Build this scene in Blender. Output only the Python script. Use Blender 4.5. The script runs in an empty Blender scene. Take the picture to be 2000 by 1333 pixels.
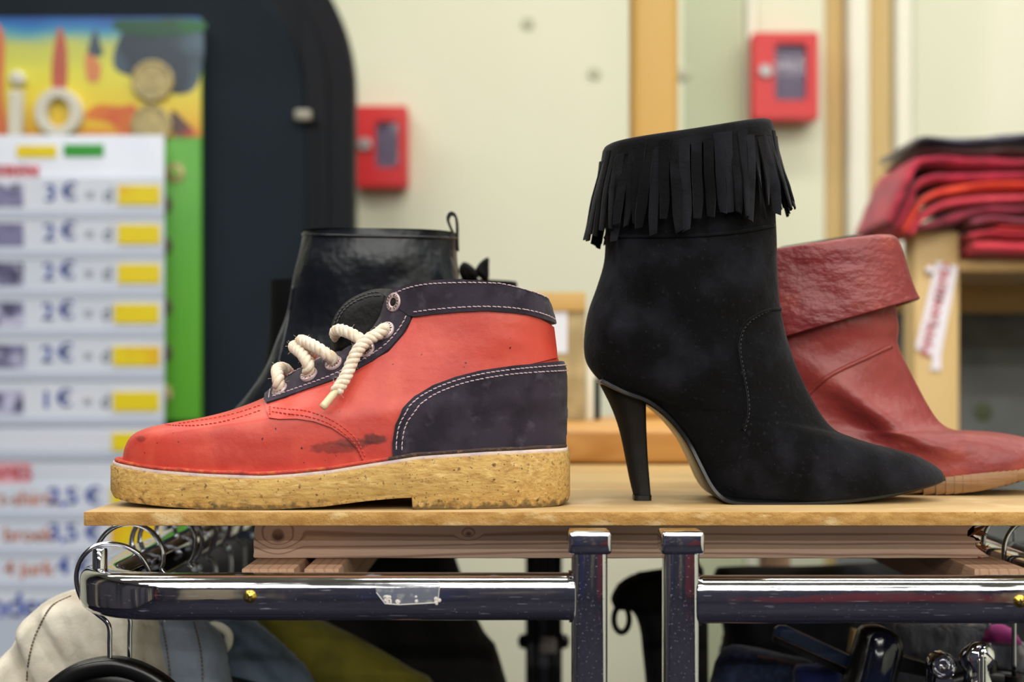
import bpy, bmesh, math, random
from mathutils import Vector, Matrix, noise
from mathutils.bvhtree import BVHTree
from mathutils.geometry import delaunay_2d_cdt
random.seed(7)
S = bpy.context.scene
COL = S.collection
PI = math.pi

# ------------------------------------------------------------ camera, world, lights, exposure
F = 2777.78            # focal length in pixels of the 2000 px wide frame (50 mm on 36 mm)
BOARD = 1.10           # height of the shelf top
CZ = BOARD + 0.0749    # camera height
HOR = 740.0            # image row of the horizon
cam = bpy.data.objects.new('camera', bpy.data.cameras.new('camera'))
COL.objects.link(cam)
cam.location = (0, 0, CZ)
cam.rotation_euler = (PI/2, 0, 0)
cam.data.lens = 50
cam.data.sensor_width = 36
cam.data.shift_y = (HOR-666.5)/2000
cam.data.clip_start = 0.05
cam.data.dof.use_dof = True
cam.data.dof.focus_distance = 0.83
cam.data.dof.aperture_fstop = 5.0
S.camera = cam
S.view_settings.view_transform = 'Standard'
S.view_settings.look = 'None'
S.view_settings.gamma = 1
S.view_settings.use_curve_mapping = False
S.view_settings.exposure = -0.68
w = bpy.data.worlds.new('world'); S.world = w
w.use_nodes = True
w.node_tree.nodes['Background'].inputs[0].default_value = (0.5, 0.5, 0.55, 1)
w.node_tree.nodes['Background'].inputs[1].default_value = 0.15

def lamp(name, x, y, z, sx, sy, power, col=(1, .97, .9)):
    l = bpy.data.lights.new(name, 'AREA'); l.shape = 'RECTANGLE'
    l.size = sx; l.size_y = sy; l.energy = power; l.color = col
    o = bpy.data.objects.new(name, l); COL.objects.link(o); o.location = (x, y, z)
    return o
LP = 30
for (y, p) in ((-4.9, 2.6), (-3.4, 2.2), (-1.9, 1.0), (-.75, 1.1), (.75, .75), (1.95, .55)):  # the two rows farthest behind the camera are added frontal fill for the beam
    for x in (-1.15, .35, 1.7):
        lamp('ceiling_and_fill_light', x, y, 2.72, 1.2, .16, LP*p)

# ------------------------------------------------------------ helpers
def P(px, py, d):
    return Vector(((px-1000)/F*d, d, CZ-(py-HOR)/F*d))
def lin(c):
    return tuple(((v/255)/12.92 if v/255 <= .04045 else ((v/255+.055)/1.055)**2.4) for v in c)

def wloc(o):
    v = Vector((0, 0, 0))
    while o is not None:
        v += o.location; o = o.parent
    return v
def tag(o, label=None, cat=None, group=None, kind=None):
    if label: o['label'] = label
    if cat: o['category'] = cat
    if group: o['group'] = group
    if kind: o['kind'] = kind
    return o
def thing(name, loc, label, cat, group=None):
    o = bpy.data.objects.new(name, None); COL.objects.link(o)
    o.location = loc; o.empty_display_size = .02
    return tag(o, label, cat, group)
class MB:
    def __init__(s): s.v = []; s.f = []; s.m = []
    def add(s, vs, fs, mi=0):
        b = len(s.v); s.v.extend(Vector(v) for v in vs)
        s.f.extend(tuple(i+b for i in f) for f in fs); s.m.extend([mi]*len(fs))
        return s
    def build(s, name, mat, parent=None, smooth=True, angle=None, origin=None):
        me = bpy.data.meshes.new(name)
        off = wloc(parent) if parent else (Vector(origin) if origin else Vector((0, 0, 0)))
        me.from_pydata([v-off for v in s.v], [], s.f)
        for m_ in (mat if isinstance(mat, (list, tuple)) else [mat]): me.materials.append(m_)
        if len(me.materials) > 1: me.polygons.foreach_set('material_index', s.m)
        me.validate()
        bm = bmesh.new(); bm.from_mesh(me)
        bmesh.ops.recalc_face_normals(bm, faces=bm.faces)
        bm.to_mesh(me); bm.free()
        if smooth:
            me.polygons.foreach_set('use_smooth', [True]*len(me.polygons))
            if angle is not None: me.set_sharp_from_angle(angle=math.radians(angle))
        o = bpy.data.objects.new(name, me); COL.objects.link(o)
        if parent: o.parent = parent
        elif origin: o.location = off
        return o
def box(mb, x0, x1, y0, y1, z0, z1, bev=0, seg=2, mi=0):
    bm = bmesh.new(); bmesh.ops.create_cube(bm, size=1)
    for v in bm.verts:
        v.co = Vector(((x0+x1)/2+v.co.x*(x1-x0), (y0+y1)/2+v.co.y*(y1-y0), (z0+z1)/2+v.co.z*(z1-z0)))
    if bev > 0: bmesh.ops.bevel(bm, geom=list(bm.edges), offset=bev, segments=seg, profile=.5, affect='EDGES')
    bm.verts.index_update()
    mb.add([v.co.copy() for v in bm.verts], [[v.index for v in f.verts] for f in bm.faces], mi)
    bm.free(); return mb
def catmull(pts, n, closed=False):
    """n samples per span of a list of equal-length tuples"""
    pts = [tuple(p) for p in pts]; L = len(pts); out = []
    K = L if closed else L-1
    for i in range(K):
        p1 = pts[i]; p2 = pts[(i+1) % L]
        p0 = pts[i-1] if (i > 0 or closed) else tuple(2*a-b for a, b in zip(p1, p2))
        p3 = pts[(i+2) % L] if (i+2 < L or closed) else tuple(2*b-a for a, b in zip(p1, p2))
        for k in range(n):
            t = k/n
            out.append(tuple(.5*(2*b+(c-a)*t+(2*a-5*b+4*c-d)*t*t+(3*b-a-3*c+d)*t**3) for a, b, c, d in zip(p0, p1, p2, p3)))
    if not closed: out.append(pts[-1])
    return out
def frames(path, up=Vector((0, 0, 1))):
    T = []
    n = len(path)
    for i in range(n):
        t = path[min(i+1, n-1)]-path[max(i-1, 0)]
        T.append(t.normalized() if t.length > 1e-9 else Vector((0, 0, 1)))
    u = up - T[0]*up.dot(T[0])
    if u.length < 1e-4: u = Vector((1, 0, 0)) - T[0]*T[0].x
    u.normalize(); out = []
    for t in T:
        u = u - t*u.dot(t); u.normalize()
        out.append((t, u, t.cross(u)))
    return out
def sweep(mb, path, prof, cap=True, mi=0, closed=False, up=Vector((0, 0, 1))):
    """prof: list of (a,b) or callable(i)->list; a along side vector, b along up vector"""
    path = [Vector(p) for p in path]; fr = frames(path, up); n = len(path); vs = []; fs = []
    for i, (p, (t, u, s)) in enumerate(zip(path, fr)):
        pr = prof(i) if callable(prof) else prof
        vs += [p+s*a+u*b for a, b in pr]
    k = len(pr)
    for i in range(n if closed else n-1):
        j = (i+1) % n
        for q in range(k):
            fs.append((i*k+q, i*k+(q+1) % k, j*k+(q+1) % k, j*k+q))
    if cap and not closed:
        fs.append(tuple(range(k))); fs.append(tuple((n-1)*k+q for q in range(k)))
    return mb.add(vs, fs, mi)
def circ(r, n=10, rb=None):
    return [(r*math.cos(2*PI*i/n), (rb or r)*math.sin(2*PI*i/n)) for i in range(n)]
def rrect(w_, h_, r, n=5):
    o = []
    for cx, cy, a0 in ((w_/2-r, h_/2-r, 0), (-w_/2+r, h_/2-r, PI/2), (-w_/2+r, -h_/2+r, PI), (w_/2-r, -h_/2+r, 1.5*PI)):
        for i in range(n+1):
            a = a0+PI/2*i/n; o.append((cx+r*math.cos(a), cy+r*math.sin(a)))
    return o
def tube(mb, path, r, n=10, mi=0, cap=True):
    return sweep(mb, path, circ(r, n), cap, mi)
def lathe(mb, prof, c, ax, n=24, mi=0):
    """prof: (radius, height along ax)"""
    ax = Vector(ax).normalized(); u = ax.orthogonal().normalized(); v = ax.cross(u); c = Vector(c)
    vs = []; fs = []
    for r, h in prof:
        for i in range(n):
            a = 2*PI*i/n; vs.append(c+ax*h+(u*math.cos(a)+v*math.sin(a))*r)
    for k in range(len(prof)-1):
        for i in range(n):
            fs.append((k*n+i, k*n+(i+1) % n, (k+1)*n+(i+1) % n, (k+1)*n+i))
    fs.append(tuple(range(n))); fs.append(tuple((len(prof)-1)*n+i for i in range(n)))
    return mb.add(vs, fs, mi)
def rope(mb, path, R, pitch, strands=3):
    path = [Vector(p) for p in path]; fr = frames(path); s = 0
    L = [0]
    for a, b in zip(path, path[1:]): L.append(L[-1]+(b-a).length)
    for k in range(strands):
        pts = []
        for p, (t, u, sd), l in zip(path, fr, L):
            a = 2*PI*(l/pitch+k/strands)
            pts.append(p+(u*math.cos(a)+sd*math.sin(a))*R*.5)
        tube(mb, pts, R*.56, 8)
    return mb
def resample(pts, step, closed=False):
    pts = [Vector(p) for p in pts]
    if closed: pts = pts+[pts[0]]
    out = []; 
    for a, b in zip(pts, pts[1:]):
        n = max(1, int(round((b-a).length/step)))
        for k in range(n): out.append(a.lerp(b, k/n))
    if not closed: out.append(pts[-1])
    return out
def inpoly(x, y, poly):
    c = False; n = len(poly); j = n-1
    for i in range(n):
        xi, yi = poly[i][0], poly[i][1]; xj, yj = poly[j][0], poly[j][1]
        if (yi > y) != (yj > y) and x < (xj-xi)*(y-yi)/(yj-yi)+xi: c = not c
        j = i
    return c
def edgedist(x, y, poly):
    best = 1e9; n = len(poly)
    for i in range(n):
        ax, ay = poly[i][0], poly[i][1]; bx, by = poly[(i+1) % n][0], poly[(i+1) % n][1]
        dx, dy = bx-ax, by-ay; q = dx*dx+dy*dy
        t = max(0, min(1, ((x-ax)*dx+(y-ay)*dy)/q)) if q else 0
        best = min(best, math.hypot(x-ax-t*dx, y-ay-t*dy))
    return best
def cdt(poly, step, margin=.6):
    """triangulate a 2-D outline with inner grid points -> points, triangles, boundary index list"""
    n = len(poly); pts = [Vector((p[0], p[1])) for p in poly]
    xs = [p.x for p in pts]; ys = [p.y for p in pts]
    y = min(ys)+step/2; r = 0
    while y < max(ys):
        x = min(xs)+step*(.5 if r % 2 else 1.0)
        while x < max(xs):
            if inpoly(x, y, poly) and edgedist(x, y, poly) > step*margin: pts.append(Vector((x, y)))
            x += step
        y += step*.866; r += 1
    res = delaunay_2d_cdt(pts, [(i, (i+1) % n) for i in range(n)], [list(range(n))], 1, 1e-7)
    V, E, Fc = res[0], res[1], res[2]
    cnt = {}
    for f in Fc:
        for a, b in zip(f, f[1:]+f[:1]):
            k = (min(a, b), max(a, b)); cnt.setdefault(k, []).append((a, b))
    bd = [v[0] for v in cnt.values() if len(v) == 1]
    return V, Fc, bd
def sheet(mb, V, Fc, bd, front, back, mi=0):
    """closed thick sheet from a triangulation and two lists of 3-D positions"""
    n = len(V)
    fs = [tuple(f) for f in Fc]+[tuple(i+n for i in reversed(f)) for f in Fc]+[(b, a, a+n, b+n) for a, b in bd]
    return mb.add(list(front)+list(back), fs, mi)
def nz(v, s, seed=0):
    return noise.noise(Vector(v)*s+Vector((seed*7.3, seed*3.1, seed)))
def smoothpoly(pp, n=4, closed=True):
    return [Vector(p) for p in catmull(pp, n, closed)]
def flatslab(mb, poly_px, d, th, bev=.001, mi=0, smooth=0):
    """an outline at depth d, th thick (towards +y), with a bevelled rim"""
    pp = smoothpoly(poly_px, smooth) if smooth else poly_px
    pts = [P(p[0], p[1], d) for p in pp]
    c = sum(pts, Vector())/len(pts); n = len(pts)
    def inset(q, b):
        w_ = (c-q); return q+w_.normalized()*min(b, w_.length*.5)
    vs = [inset(q, bev) for q in pts]+[q+Vector((0, bev, 0)) for q in pts]+[q+Vector((0, th-bev, 0)) for q in pts]+[inset(q, bev)+Vector((0, th, 0)) for q in pts]
    fs = []
    for k in range(3):
        for i in range(n):
            j = (i+1) % n; fs.append((k*n+i, k*n+j, (k+1)*n+j, (k+1)*n+i))
    fs.append(tuple(range(n))); fs.append(tuple(3*n+i for i in range(n)))
    return mb.add(vs, fs, mi)
def cloth(mb, poly_px, d, th, fold=.006, fs=30, step=9, seed=1, dirv=(1, .2), bulge=.012, rnd=25, mi=0, smooth=3, shade=None):
    """hanging fabric: outline at depth d with folds running across dirv, swelling away from its edge"""
    pp = smoothpoly(poly_px, smooth) if smooth else [Vector(p) for p in poly_px]
    pp = resample([Vector((p[0], p[1])) for p in pp], step, True)
    V, Fc, bd = cdt(pp, step)
    fr = []; bk = []
    for v in V:
        e = edgedist(v.x, v.y, pp); k = min(1, e/rnd); k = math.sqrt(max(0, 1-(1-k)**2))
        q = P(v.x, v.y, d)
        a = (q.x*dirv[0]+q.z*dirv[1])*fs
        f = noise.noise(Vector((a, q.z*fs*.18+q.x*fs*.1, seed*5.1)))*fold + noise.noise(Vector((a*2.7, q.z*fs*.6, seed*2.1)))*fold*.35
        y = -bulge*k+f*(.35+.65*k)
        fr.append(q+Vector((0, y, 0))); bk.append(q+Vector((0, max(y+.002, th*(.3+.7*k)), 0)))
    return sheet(mb, V, Fc, bd, fr, bk, mi)

_txt = {}
def text_geo(s, size):
    if (s, size) in _txt: return _txt[(s, size)]
    c = bpy.data.curves.new('t', 'FONT'); c.body = s; c.size = size; c.align_x = 'CENTER'; c.align_y = 'CENTER'; c.resolution_u = 3
    o = bpy.data.objects.new('t', c); COL.objects.link(o)
    dg = bpy.context.evaluated_depsgraph_get()
    me = bpy.data.meshes.new_from_object(o.evaluated_get(dg))
    r = ([v.co.copy() for v in me.vertices], [tuple(p.vertices) for p in me.polygons])
    bpy.data.objects.remove(o); bpy.data.meshes.remove(me)
    _txt[(s, size)] = r; return r
def text_on(mb, s, size, c, ux, uy, lift=.0004, mi=0, bold=0):
    vs, fs = text_geo(s, size); c = Vector(c); ux = Vector(ux); uy = Vector(uy); n = ux.cross(uy).normalized()
    for k in ([0] if not bold else [-bold, 0, bold]):
        mb.add([c+ux*(v.x+k)+uy*v.y+n*(lift+abs(k)*.02) for v in vs], fs, mi)
    return mb

# ------------------------------------------------------------ materials
def M(name, col, rough=.5, metal=0, spec=.5, var=(), bumps=(), sheen=0, coat=0, rvar=None, dust=None, alpha=None, trans=0):
    """var: (colour, scale, lo, hi, detail, stretch) noise patches; bumps: (scale, strength, detail, stretch)"""
    m = bpy.data.materials.new(name); m.use_nodes = True
    nt = m.node_tree; N = nt.nodes; Lk = nt.links; b = N['Principled BSDF']
    b.inputs['Roughness'].default_value = rough; b.inputs['Metallic'].default_value = metal
    b.inputs['Specular IOR Level'].default_value = spec
    b.inputs['Sheen Weight'].default_value = sheen; b.inputs['Sheen Roughness'].default_value = .4
    b.inputs['Coat Weight'].default_value = coat; b.inputs['Coat Roughness'].default_value = .2
    b.inputs['Transmission Weight'].default_value = trans
    tc = N.new('ShaderNodeTexCoord')
    def coords(st):
        if not st: return tc.outputs['Object']
        mp = N.new('ShaderNodeMapping'); mp.inputs['Scale'].default_value = st
        Lk.new(tc.outputs['Object'], mp.inputs['Vector']); return mp.outputs[0]
    def noi(sc, det, st):
        n = N.new('ShaderNodeTexNoise'); n.inputs['Scale'].default_value = sc; n.inputs['Detail'].default_value = det
        Lk.new(coords(st), n.inputs['Vector']); return n.outputs['Fac']
    def rng(src, lo, hi):
        r = N.new('ShaderNodeMapRange'); r.inputs['From Min'].default_value = lo; r.inputs['From Max'].default_value = hi
        Lk.new(src, r.inputs['Value']); return r.outputs[0]
    rgb = N.new('ShaderNodeRGB'); rgb.outputs[0].default_value = (*lin(col), 1); cur = rgb.outputs[0]
    def mixc(cur, fac, c2):
        x = N.new('ShaderNodeMix'); x.data_type = 'RGBA'
        Lk.new(fac, x.inputs['Factor']); Lk.new(cur, x.inputs['A'])
        if isinstance(c2, tuple): x.inputs['B'].default_value = (*lin(c2), 1)
        else: Lk.new(c2, x.inputs['B'])
        return x.outputs['Result']
    for v in var:
        c2, sc, lo, hi = v[:4]; det = v[4] if len(v) > 4 else 3; st = v[5] if len(v) > 5 else None
        cur = mixc(cur, rng(noi(sc, det, st), lo, hi), c2)
    if dust:
        c2, sc, lo, hi, det = dust
        f = rng(noi(sc, det, None), lo, hi); cur = mixc(cur, f, c2)
        if metal:
            s_ = N.new('ShaderNodeMath'); s_.operation = 'MULTIPLY_ADD'; s_.inputs[1].default_value = -.85*metal; s_.inputs[2].default_value = metal
            Lk.new(f, s_.inputs[0]); Lk.new(s_.outputs[0], b.inputs['Metallic'])
    if rvar:
        sc, lo, hi, r0, r1 = rvar
        x = N.new('ShaderNodeMapRange'); Lk.new(noi(sc, 4, None), x.inputs['Value'])
        x.inputs['From Min'].default_value = lo; x.inputs['From Max'].default_value = hi
        x.inputs['To Min'].default_value = r0; x.inputs['To Max'].default_value = r1
        Lk.new(x.outputs[0], b.inputs['Roughness'])
    nrm = None
    for bp in bumps:
        sc, stg = bp[:2]; det = bp[2] if len(bp) > 2 else 3; st = bp[3] if len(bp) > 3 else None
        q = N.new('ShaderNodeBump'); q.inputs['Strength'].default_value = stg; q.inputs['Distance'].default_value = .6/sc
        Lk.new(noi(sc, det, st), q.inputs['Height'])
        if nrm: Lk.new(nrm, q.inputs['Normal'])
        nrm = q.outputs[0]
    if nrm: Lk.new(nrm, b.inputs['Normal'])
    Lk.new(cur, b.inputs['Base Color'])
    m['_cur'] = 0
    return m
def base_socket(m):
    return m.node_tree.nodes['Principled BSDF'].inputs['Base Color']
def blot(m, c, r, col, strength=.8, ns=60, rag=.6):
    """a stain, or a colour patch added for reflections, with its own ragged outline: centre c and radii r in object coordinates"""
    nt = m.node_tree; N = nt.nodes; Lk = nt.links; sk = base_socket(m); src = sk.links[0].from_socket
    tc = N.new('ShaderNodeTexCoord'); mp = N.new('ShaderNodeVectorMath'); mp.operation = 'SUBTRACT'; mp.inputs[1].default_value = c
    Lk.new(tc.outputs['Object'], mp.inputs[0])
    dv = N.new('ShaderNodeVectorMath'); dv.operation = 'DIVIDE'; dv.inputs[1].default_value = r; Lk.new(mp.outputs[0], dv.inputs[0])
    ln = N.new('ShaderNodeVectorMath'); ln.operation = 'LENGTH'; Lk.new(dv.outputs[0], ln.inputs[0])
    no = N.new('ShaderNodeTexNoise'); no.inputs['Scale'].default_value = ns; no.inputs['Detail'].default_value = 5; Lk.new(tc.outputs['Object'], no.inputs['Vector'])
    ma = N.new('ShaderNodeMath'); ma.operation = 'MULTIPLY_ADD'; ma.inputs[1].default_value = rag*2; ma.inputs[2].default_value = -rag; Lk.new(no.outputs['Fac'], ma.inputs[0])
    ad = N.new('ShaderNodeMath'); ad.operation = 'ADD'; Lk.new(ln.outputs['Value'], ad.inputs[0]); Lk.new(ma.outputs[0], ad.inputs[1])
    mr = N.new('ShaderNodeMapRange'); mr.inputs['From Min'].default_value = 1.05; mr.inputs['From Max'].default_value = .7; mr.inputs['To Max'].default_value = strength
    Lk.new(ad.outputs[0], mr.inputs['Value'])
    x = N.new('ShaderNodeMix'); x.data_type = 'RGBA'; Lk.new(mr.outputs[0], x.inputs['Factor']); Lk.new(src, x.inputs['A']); x.inputs['B'].default_value = (*lin(col), 1)
    Lk.new(x.outputs['Result'], sk)
def wood(name, light, dark, along='X', scale=60, dist=3, rough=.6, knots=(), bump=.15, lines=None):
    m = M(name, light, rough, bumps=((300, bump, 3, (.06, 1, 1) if along == 'X' else ((1, .06, 1) if along == 'Y' else (1, 1, .06))),))
    nt = m.node_tree; N = nt.nodes; Lk = nt.links; sk = base_socket(m); src = sk.links[0].from_socket
    tc = N.new('ShaderNodeTexCoord'); mp = N.new('ShaderNodeMapping')
    mp.inputs['Scale'].default_value = {'X': (.07, 1, 1), 'Y': (1, .07, 1), 'Z': (1, 1, .07)}[along]
    Lk.new(tc.outputs['Object'], mp.inputs['Vector'])
    n1 = N.new('ShaderNodeTexNoise'); n1.inputs['Scale'].default_value = scale*.5; n1.inputs['Detail'].default_value = 2; Lk.new(mp.outputs[0], n1.inputs['Vector'])
    wv = N.new('ShaderNodeMath'); wv.operation = 'MULTIPLY'; wv.inputs[1].default_value = dist*8; Lk.new(n1.outputs['Fac'], wv.inputs[0])
    last = wv.outputs[0]
    if lines:
        dt = N.new('ShaderNodeVectorMath'); dt.operation = 'DOT_PRODUCT'; dt.inputs[1].default_value = lines; Lk.new(tc.outputs['Object'], dt.inputs[0])
        ad0 = N.new('ShaderNodeMath'); ad0.operation = 'ADD'; Lk.new(last, ad0.inputs[0]); Lk.new(dt.outputs['Value'], ad0.inputs[1]); last = ad0.outputs[0]
    masks = None
    for (c, r, k) in knots:
        sb = N.new('ShaderNodeVectorMath'); sb.operation = 'SUBTRACT'; sb.inputs[1].default_value = c; Lk.new(tc.outputs['Object'], sb.inputs[0])
        dv = N.new('ShaderNodeVectorMath'); dv.operation = 'DIVIDE'; dv.inputs[1].default_value = r; Lk.new(sb.outputs[0], dv.inputs[0])
        ln = N.new('ShaderNodeVectorMath'); ln.operation = 'LENGTH'; Lk.new(dv.outputs[0], ln.inputs[0])
        ex = N.new('ShaderNodeMapRange'); ex.inputs['From Min'].default_value = 0; ex.inputs['From Max'].default_value = 3.2; ex.inputs['To Min'].default_value = k; ex.inputs['To Max'].default_value = 0
        ex.interpolation_type = 'SMOOTHSTEP'; Lk.new(ln.outputs['Value'], ex.inputs['Value'])
        a = N.new('ShaderNodeMath'); a.operation = 'ADD'; Lk.new(last, a.inputs[0]); Lk.new(ex.outputs[0], a.inputs[1]); last = a.outputs[0]
        cm = N.new('ShaderNodeMapRange'); cm.inputs['From Min'].default_value = .9; cm.inputs['From Max'].default_value = .3; cm.inputs['To Max'].default_value = .75; Lk.new(ln.outputs['Value'], cm.inputs['Value'])
        if masks is None: masks = cm.outputs[0]
        else:
            a = N.new('ShaderNodeMath'); a.operation = 'MAXIMUM'; Lk.new(masks, a.inputs[0]); Lk.new(cm.outputs[0], a.inputs[1]); masks = a.outputs[0]
    si = N.new('ShaderNodeMath'); si.operation = 'SINE'; Lk.new(last, si.inputs[0])
    mr = N.new('ShaderNodeMapRange'); mr.inputs['From Min'].default_value = .55 if lines else .2; mr.inputs['From Max'].default_value = 1; mr.inputs['To Max'].default_value = .75; Lk.new(si.outputs[0], mr.inputs['Value'])
    x = N.new('ShaderNodeMix'); x.data_type = 'RGBA'; Lk.new(mr.outputs[0], x.inputs['Factor']); Lk.new(src, x.inputs['A']); x.inputs['B'].default_value = (*lin(dark), 1)
    out = x.outputs['Result']
    if masks is not None:
        x2 = N.new('ShaderNodeMix'); x2.data_type = 'RGBA'; Lk.new(masks, x2.inputs['Factor']); Lk.new(out, x2.inputs['A']); x2.inputs['B'].default_value = (*lin((70, 38, 22)), 1); out = x2.outputs['Result']
    Lk.new(out, sk)
    return m
# ------------------------------------------------------------ the room
WY = 2.60
m_wall = M('cream_wall', (222, 223, 200), .75, var=(((200, 206, 182), 1.6, .45, .75, 3, (1, 1, .25)), ((228, 228, 208), 2.4, .5, .7, 2, (1, 1, .2))), bumps=((500, .03),))
m_wallg = M('greenish_wall', (194, 201, 170), .75, var=(((180, 188, 158), 2, .4, .7),), bumps=((500, .03),))
m_white = M('white_trim', (232, 230, 215), .6)
m_tan = M('tan_trim', (202, 176, 122), .6, var=(((190, 155, 90), 8, .4, .7, 3, (1, 1, .05)),))
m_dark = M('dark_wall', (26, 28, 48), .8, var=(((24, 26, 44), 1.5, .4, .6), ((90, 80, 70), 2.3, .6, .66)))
m_floor = M('dark_floor', (32, 31, 40), .9, spec=.08, var=(((22, 22, 32), 3, .4, .6),))
m_ceil = M('white_ceiling', (215, 215, 210), .8)
def struct(name, mb, m, smooth=False, angle=None):
    return tag(mb.build(name, m, None, smooth, angle), kind='structure')
struct('floor', box(MB(), -3, 3, -6, WY+.1, -.1, 0), m_floor)
struct('ceiling', box(MB(), -3, 3, -6, WY+.1, 3.0, 3.1), m_ceil)
struct('wall_left', box(MB(), -3.1, -3, -6, WY+.1, 0, 3), M('shop_wall', (60, 58, 66), .8, var=(((150, 138, 120), 1.1, .56, .62, 1, (1, 1, .15)), ((24, 26, 40), 1.7, .5, .58, 1, (1, 1, .15)))))  # vertical patches added to this unseen wall for the chrome bend to reflect
struct('wall_right', box(MB(), 3, 3.1, -6, WY+.1, 0, 3), m_wall)
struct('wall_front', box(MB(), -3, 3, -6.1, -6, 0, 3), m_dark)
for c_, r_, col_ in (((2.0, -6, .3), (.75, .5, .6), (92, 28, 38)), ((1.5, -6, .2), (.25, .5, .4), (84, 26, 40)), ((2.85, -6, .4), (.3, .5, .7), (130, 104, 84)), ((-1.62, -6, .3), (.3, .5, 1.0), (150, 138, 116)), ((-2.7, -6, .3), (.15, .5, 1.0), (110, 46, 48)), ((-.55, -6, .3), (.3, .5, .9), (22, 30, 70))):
    blot(m_dark, c_, r_, col_, .85, 2.2, .55)  # colour patches added to the unseen wall to tint the chrome's reflections
X = lambda px, d: (px-1000)/F*d
wb = MB(); box(wb, -3, X(1452, WY), WY, WY+.1, 0, 3); struct('wall_back', wb, m_wall)
# the wall's panels and battens to the right of the timber post
def panel(name, p0, p1, y0, m, bev=.004):
    struct(name, box(MB(), X(p0, y0), X(p1, y0), y0, WY+.1, 0, 3, bev), m, True, 40)
panel('trim_1', 1450, 1462, WY+.012, m_wallg)
panel('trim_2', 1460, 1478, WY-.004, m_white)
panel('trim_3', 1478, 1612, WY+.006, m_wall)
panel('trim_4', 1612, 1648, WY+.01, m_tan)
panel('trim_5', 1646, 1662, WY+.03, m_wallg)
panel('trim_6', 1658, 1700, WY-.012, m_white, .008)
panel('trim_7', 1698, 1742, WY-.002, m_tan, .006)
panel('trim_8', 1740, 1752, WY+.02, m_wallg)
panel('trim_9', 1750, 1784, WY-.006, m_white, .006)
panel('trim_10', 1784, 2700, WY+.006, m_wall)
# raised greenish sheet of wall behind the post
panel('trim_11', 1334, 1450, WY-.003, m_wallg)
# dowel holes in the wall
m_hole = M('wall_hole', (186, 188, 164), .8)
for i, (px, py) in enumerate(((1031, 45), (1161, 143), (1335, 143))):
    mb = MB(); lathe(mb, [(.0115, 0), (.0115, .002), (.009, .004), (.0, .0035)], P(px, py, WY-.0005 if px < 1330 else WY-.0035), (0, -1, 0), 16)
    tag(mb.build('wall_plug', m_hole, None, True, 40), ['round grey wall plug nearest the top edge, above the left key box', 'round grey wall plug left of the timber post', 'round grey wall plug just right of the timber post'][i], 'plug', 'grey plugs in the cream wall')

# ------------------------------------------------------------ red key boxes
m_red = M('red_enamel', (206, 32, 38), .35, bumps=((60, .04),))
m_redi = M('red_dark', (150, 24, 30), .5)
m_lock = M('lock_metal', (170, 168, 168), .4, .8)
m_chr = M('plain_chrome', (200, 200, 205), .15, 1)
m_key = M('key_dark', (52, 38, 66), .5, var=(((120, 50, 70), 18, .45, .7),))
def glass_mat():
    m = bpy.data.materials.new('box_glass'); m.use_nodes = True
    b = m.node_tree.nodes['Principled BSDF']; b.inputs['Roughness'].default_value = .06; b.inputs['Alpha'].default_value = .25
    b.inputs['Base Color'].default_value = (*lin((150, 140, 170)), 1)
    return m
m_glass = glass_mat()
def key_box(x0, x1, y0, y1, win, lock, label, dep=.05):
    d = WY-dep; a = P(x0, y1, d); b = P(x1, y0, d)
    t = thing('key_box', ((a.x+b.x)/2, WY, a.z), label, 'key box', 'red key boxes on the back wall')
    mb = MB(); box(mb, a.x, b.x, d+.012, WY-.001, a.z, b.z, .006); mb.build('case', m_red, t, True, 40)
    # door with a real opening
    q = [P(x, y, d) for x, y in ((win[0], win[3]), (win[1], win[3]), (win[1], win[2]), (win[0], win[2]))]
    wx0, wx1, wz0, wz1 = q[0].x, q[1].x, q[0].z, q[2].z
    r = .006; cx, cz = (wx0+wx1)/2, (wz0+wz1)/2
    inn = [Vector((cx+u, 0, cz+v)) for u, v in rrect(wx1-wx0, wz1-wz0, .009, 6)]
    ocx, ocz = (a.x+b.x)/2, (a.z+b.z)/2
    out = [Vector((ocx+u, 0, ocz+v)) for u, v in rrect(b.x-a.x, b.z-a.z, .007, 6)]
    n = len(inn); vs = []; fs = []
    rings = [(out, d+.0115), (out, d+.003), ([o_+(Vector((ocx, 0, ocz))-o_).normalized()*.003 for o_ in out], d), ([i_+(i_-Vector((cx, 0, cz))).normalized()*.002 for i_ in inn], d), (inn, d+.002), (inn, d+.0115)]
    for ring, y in rings: vs += [Vector((p.x, y, p.z)) for p in ring]
    for k in range(len(rings)-1):
        for i in range(n): fs.append((k*n+i, k*n+(i+1) % n, (k+1)*n+(i+1) % n, (k+1)*n+i))
    dm = MB().add(vs, fs).build('door', m_red, t, True, 40)
    gm = MB(); box(gm, wx0-.001, wx1+.001, d+.007, d+.009, wz0-.001, wz1+.001); gm.build('window_pane', m_glass, dm, False)
    km = MB(); box(km, wx0-.004, wx1+.004, d+.0118, d+.0125, wz0-.004, wz1+.004); km.build('back_plate', m_key, t, False)
    c = P(lock[0], lock[1], d)
    lm = MB(); lathe(lm, [(.012, 0), (.012, .004), (.0095, .006), (.0075, .006), (.007, .0045), (.0, .0045)], c, (0, -1, 0), 24)
    lk = lm.build('lock', m_lock, dm, True, 35)
    return t
key_box(692, 796, 206, 366, (733, 778, 238, 328), (712, 283), 'smaller red metal key box with window, beside the black panel')
key_box(1470, 1600, 62, 234, (1514, 1576, 86, 196), (1495, 139), 'larger red metal key box with window, right of the timber post')
m_clipg = M('clip_grey', (150, 148, 135), .4)

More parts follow.
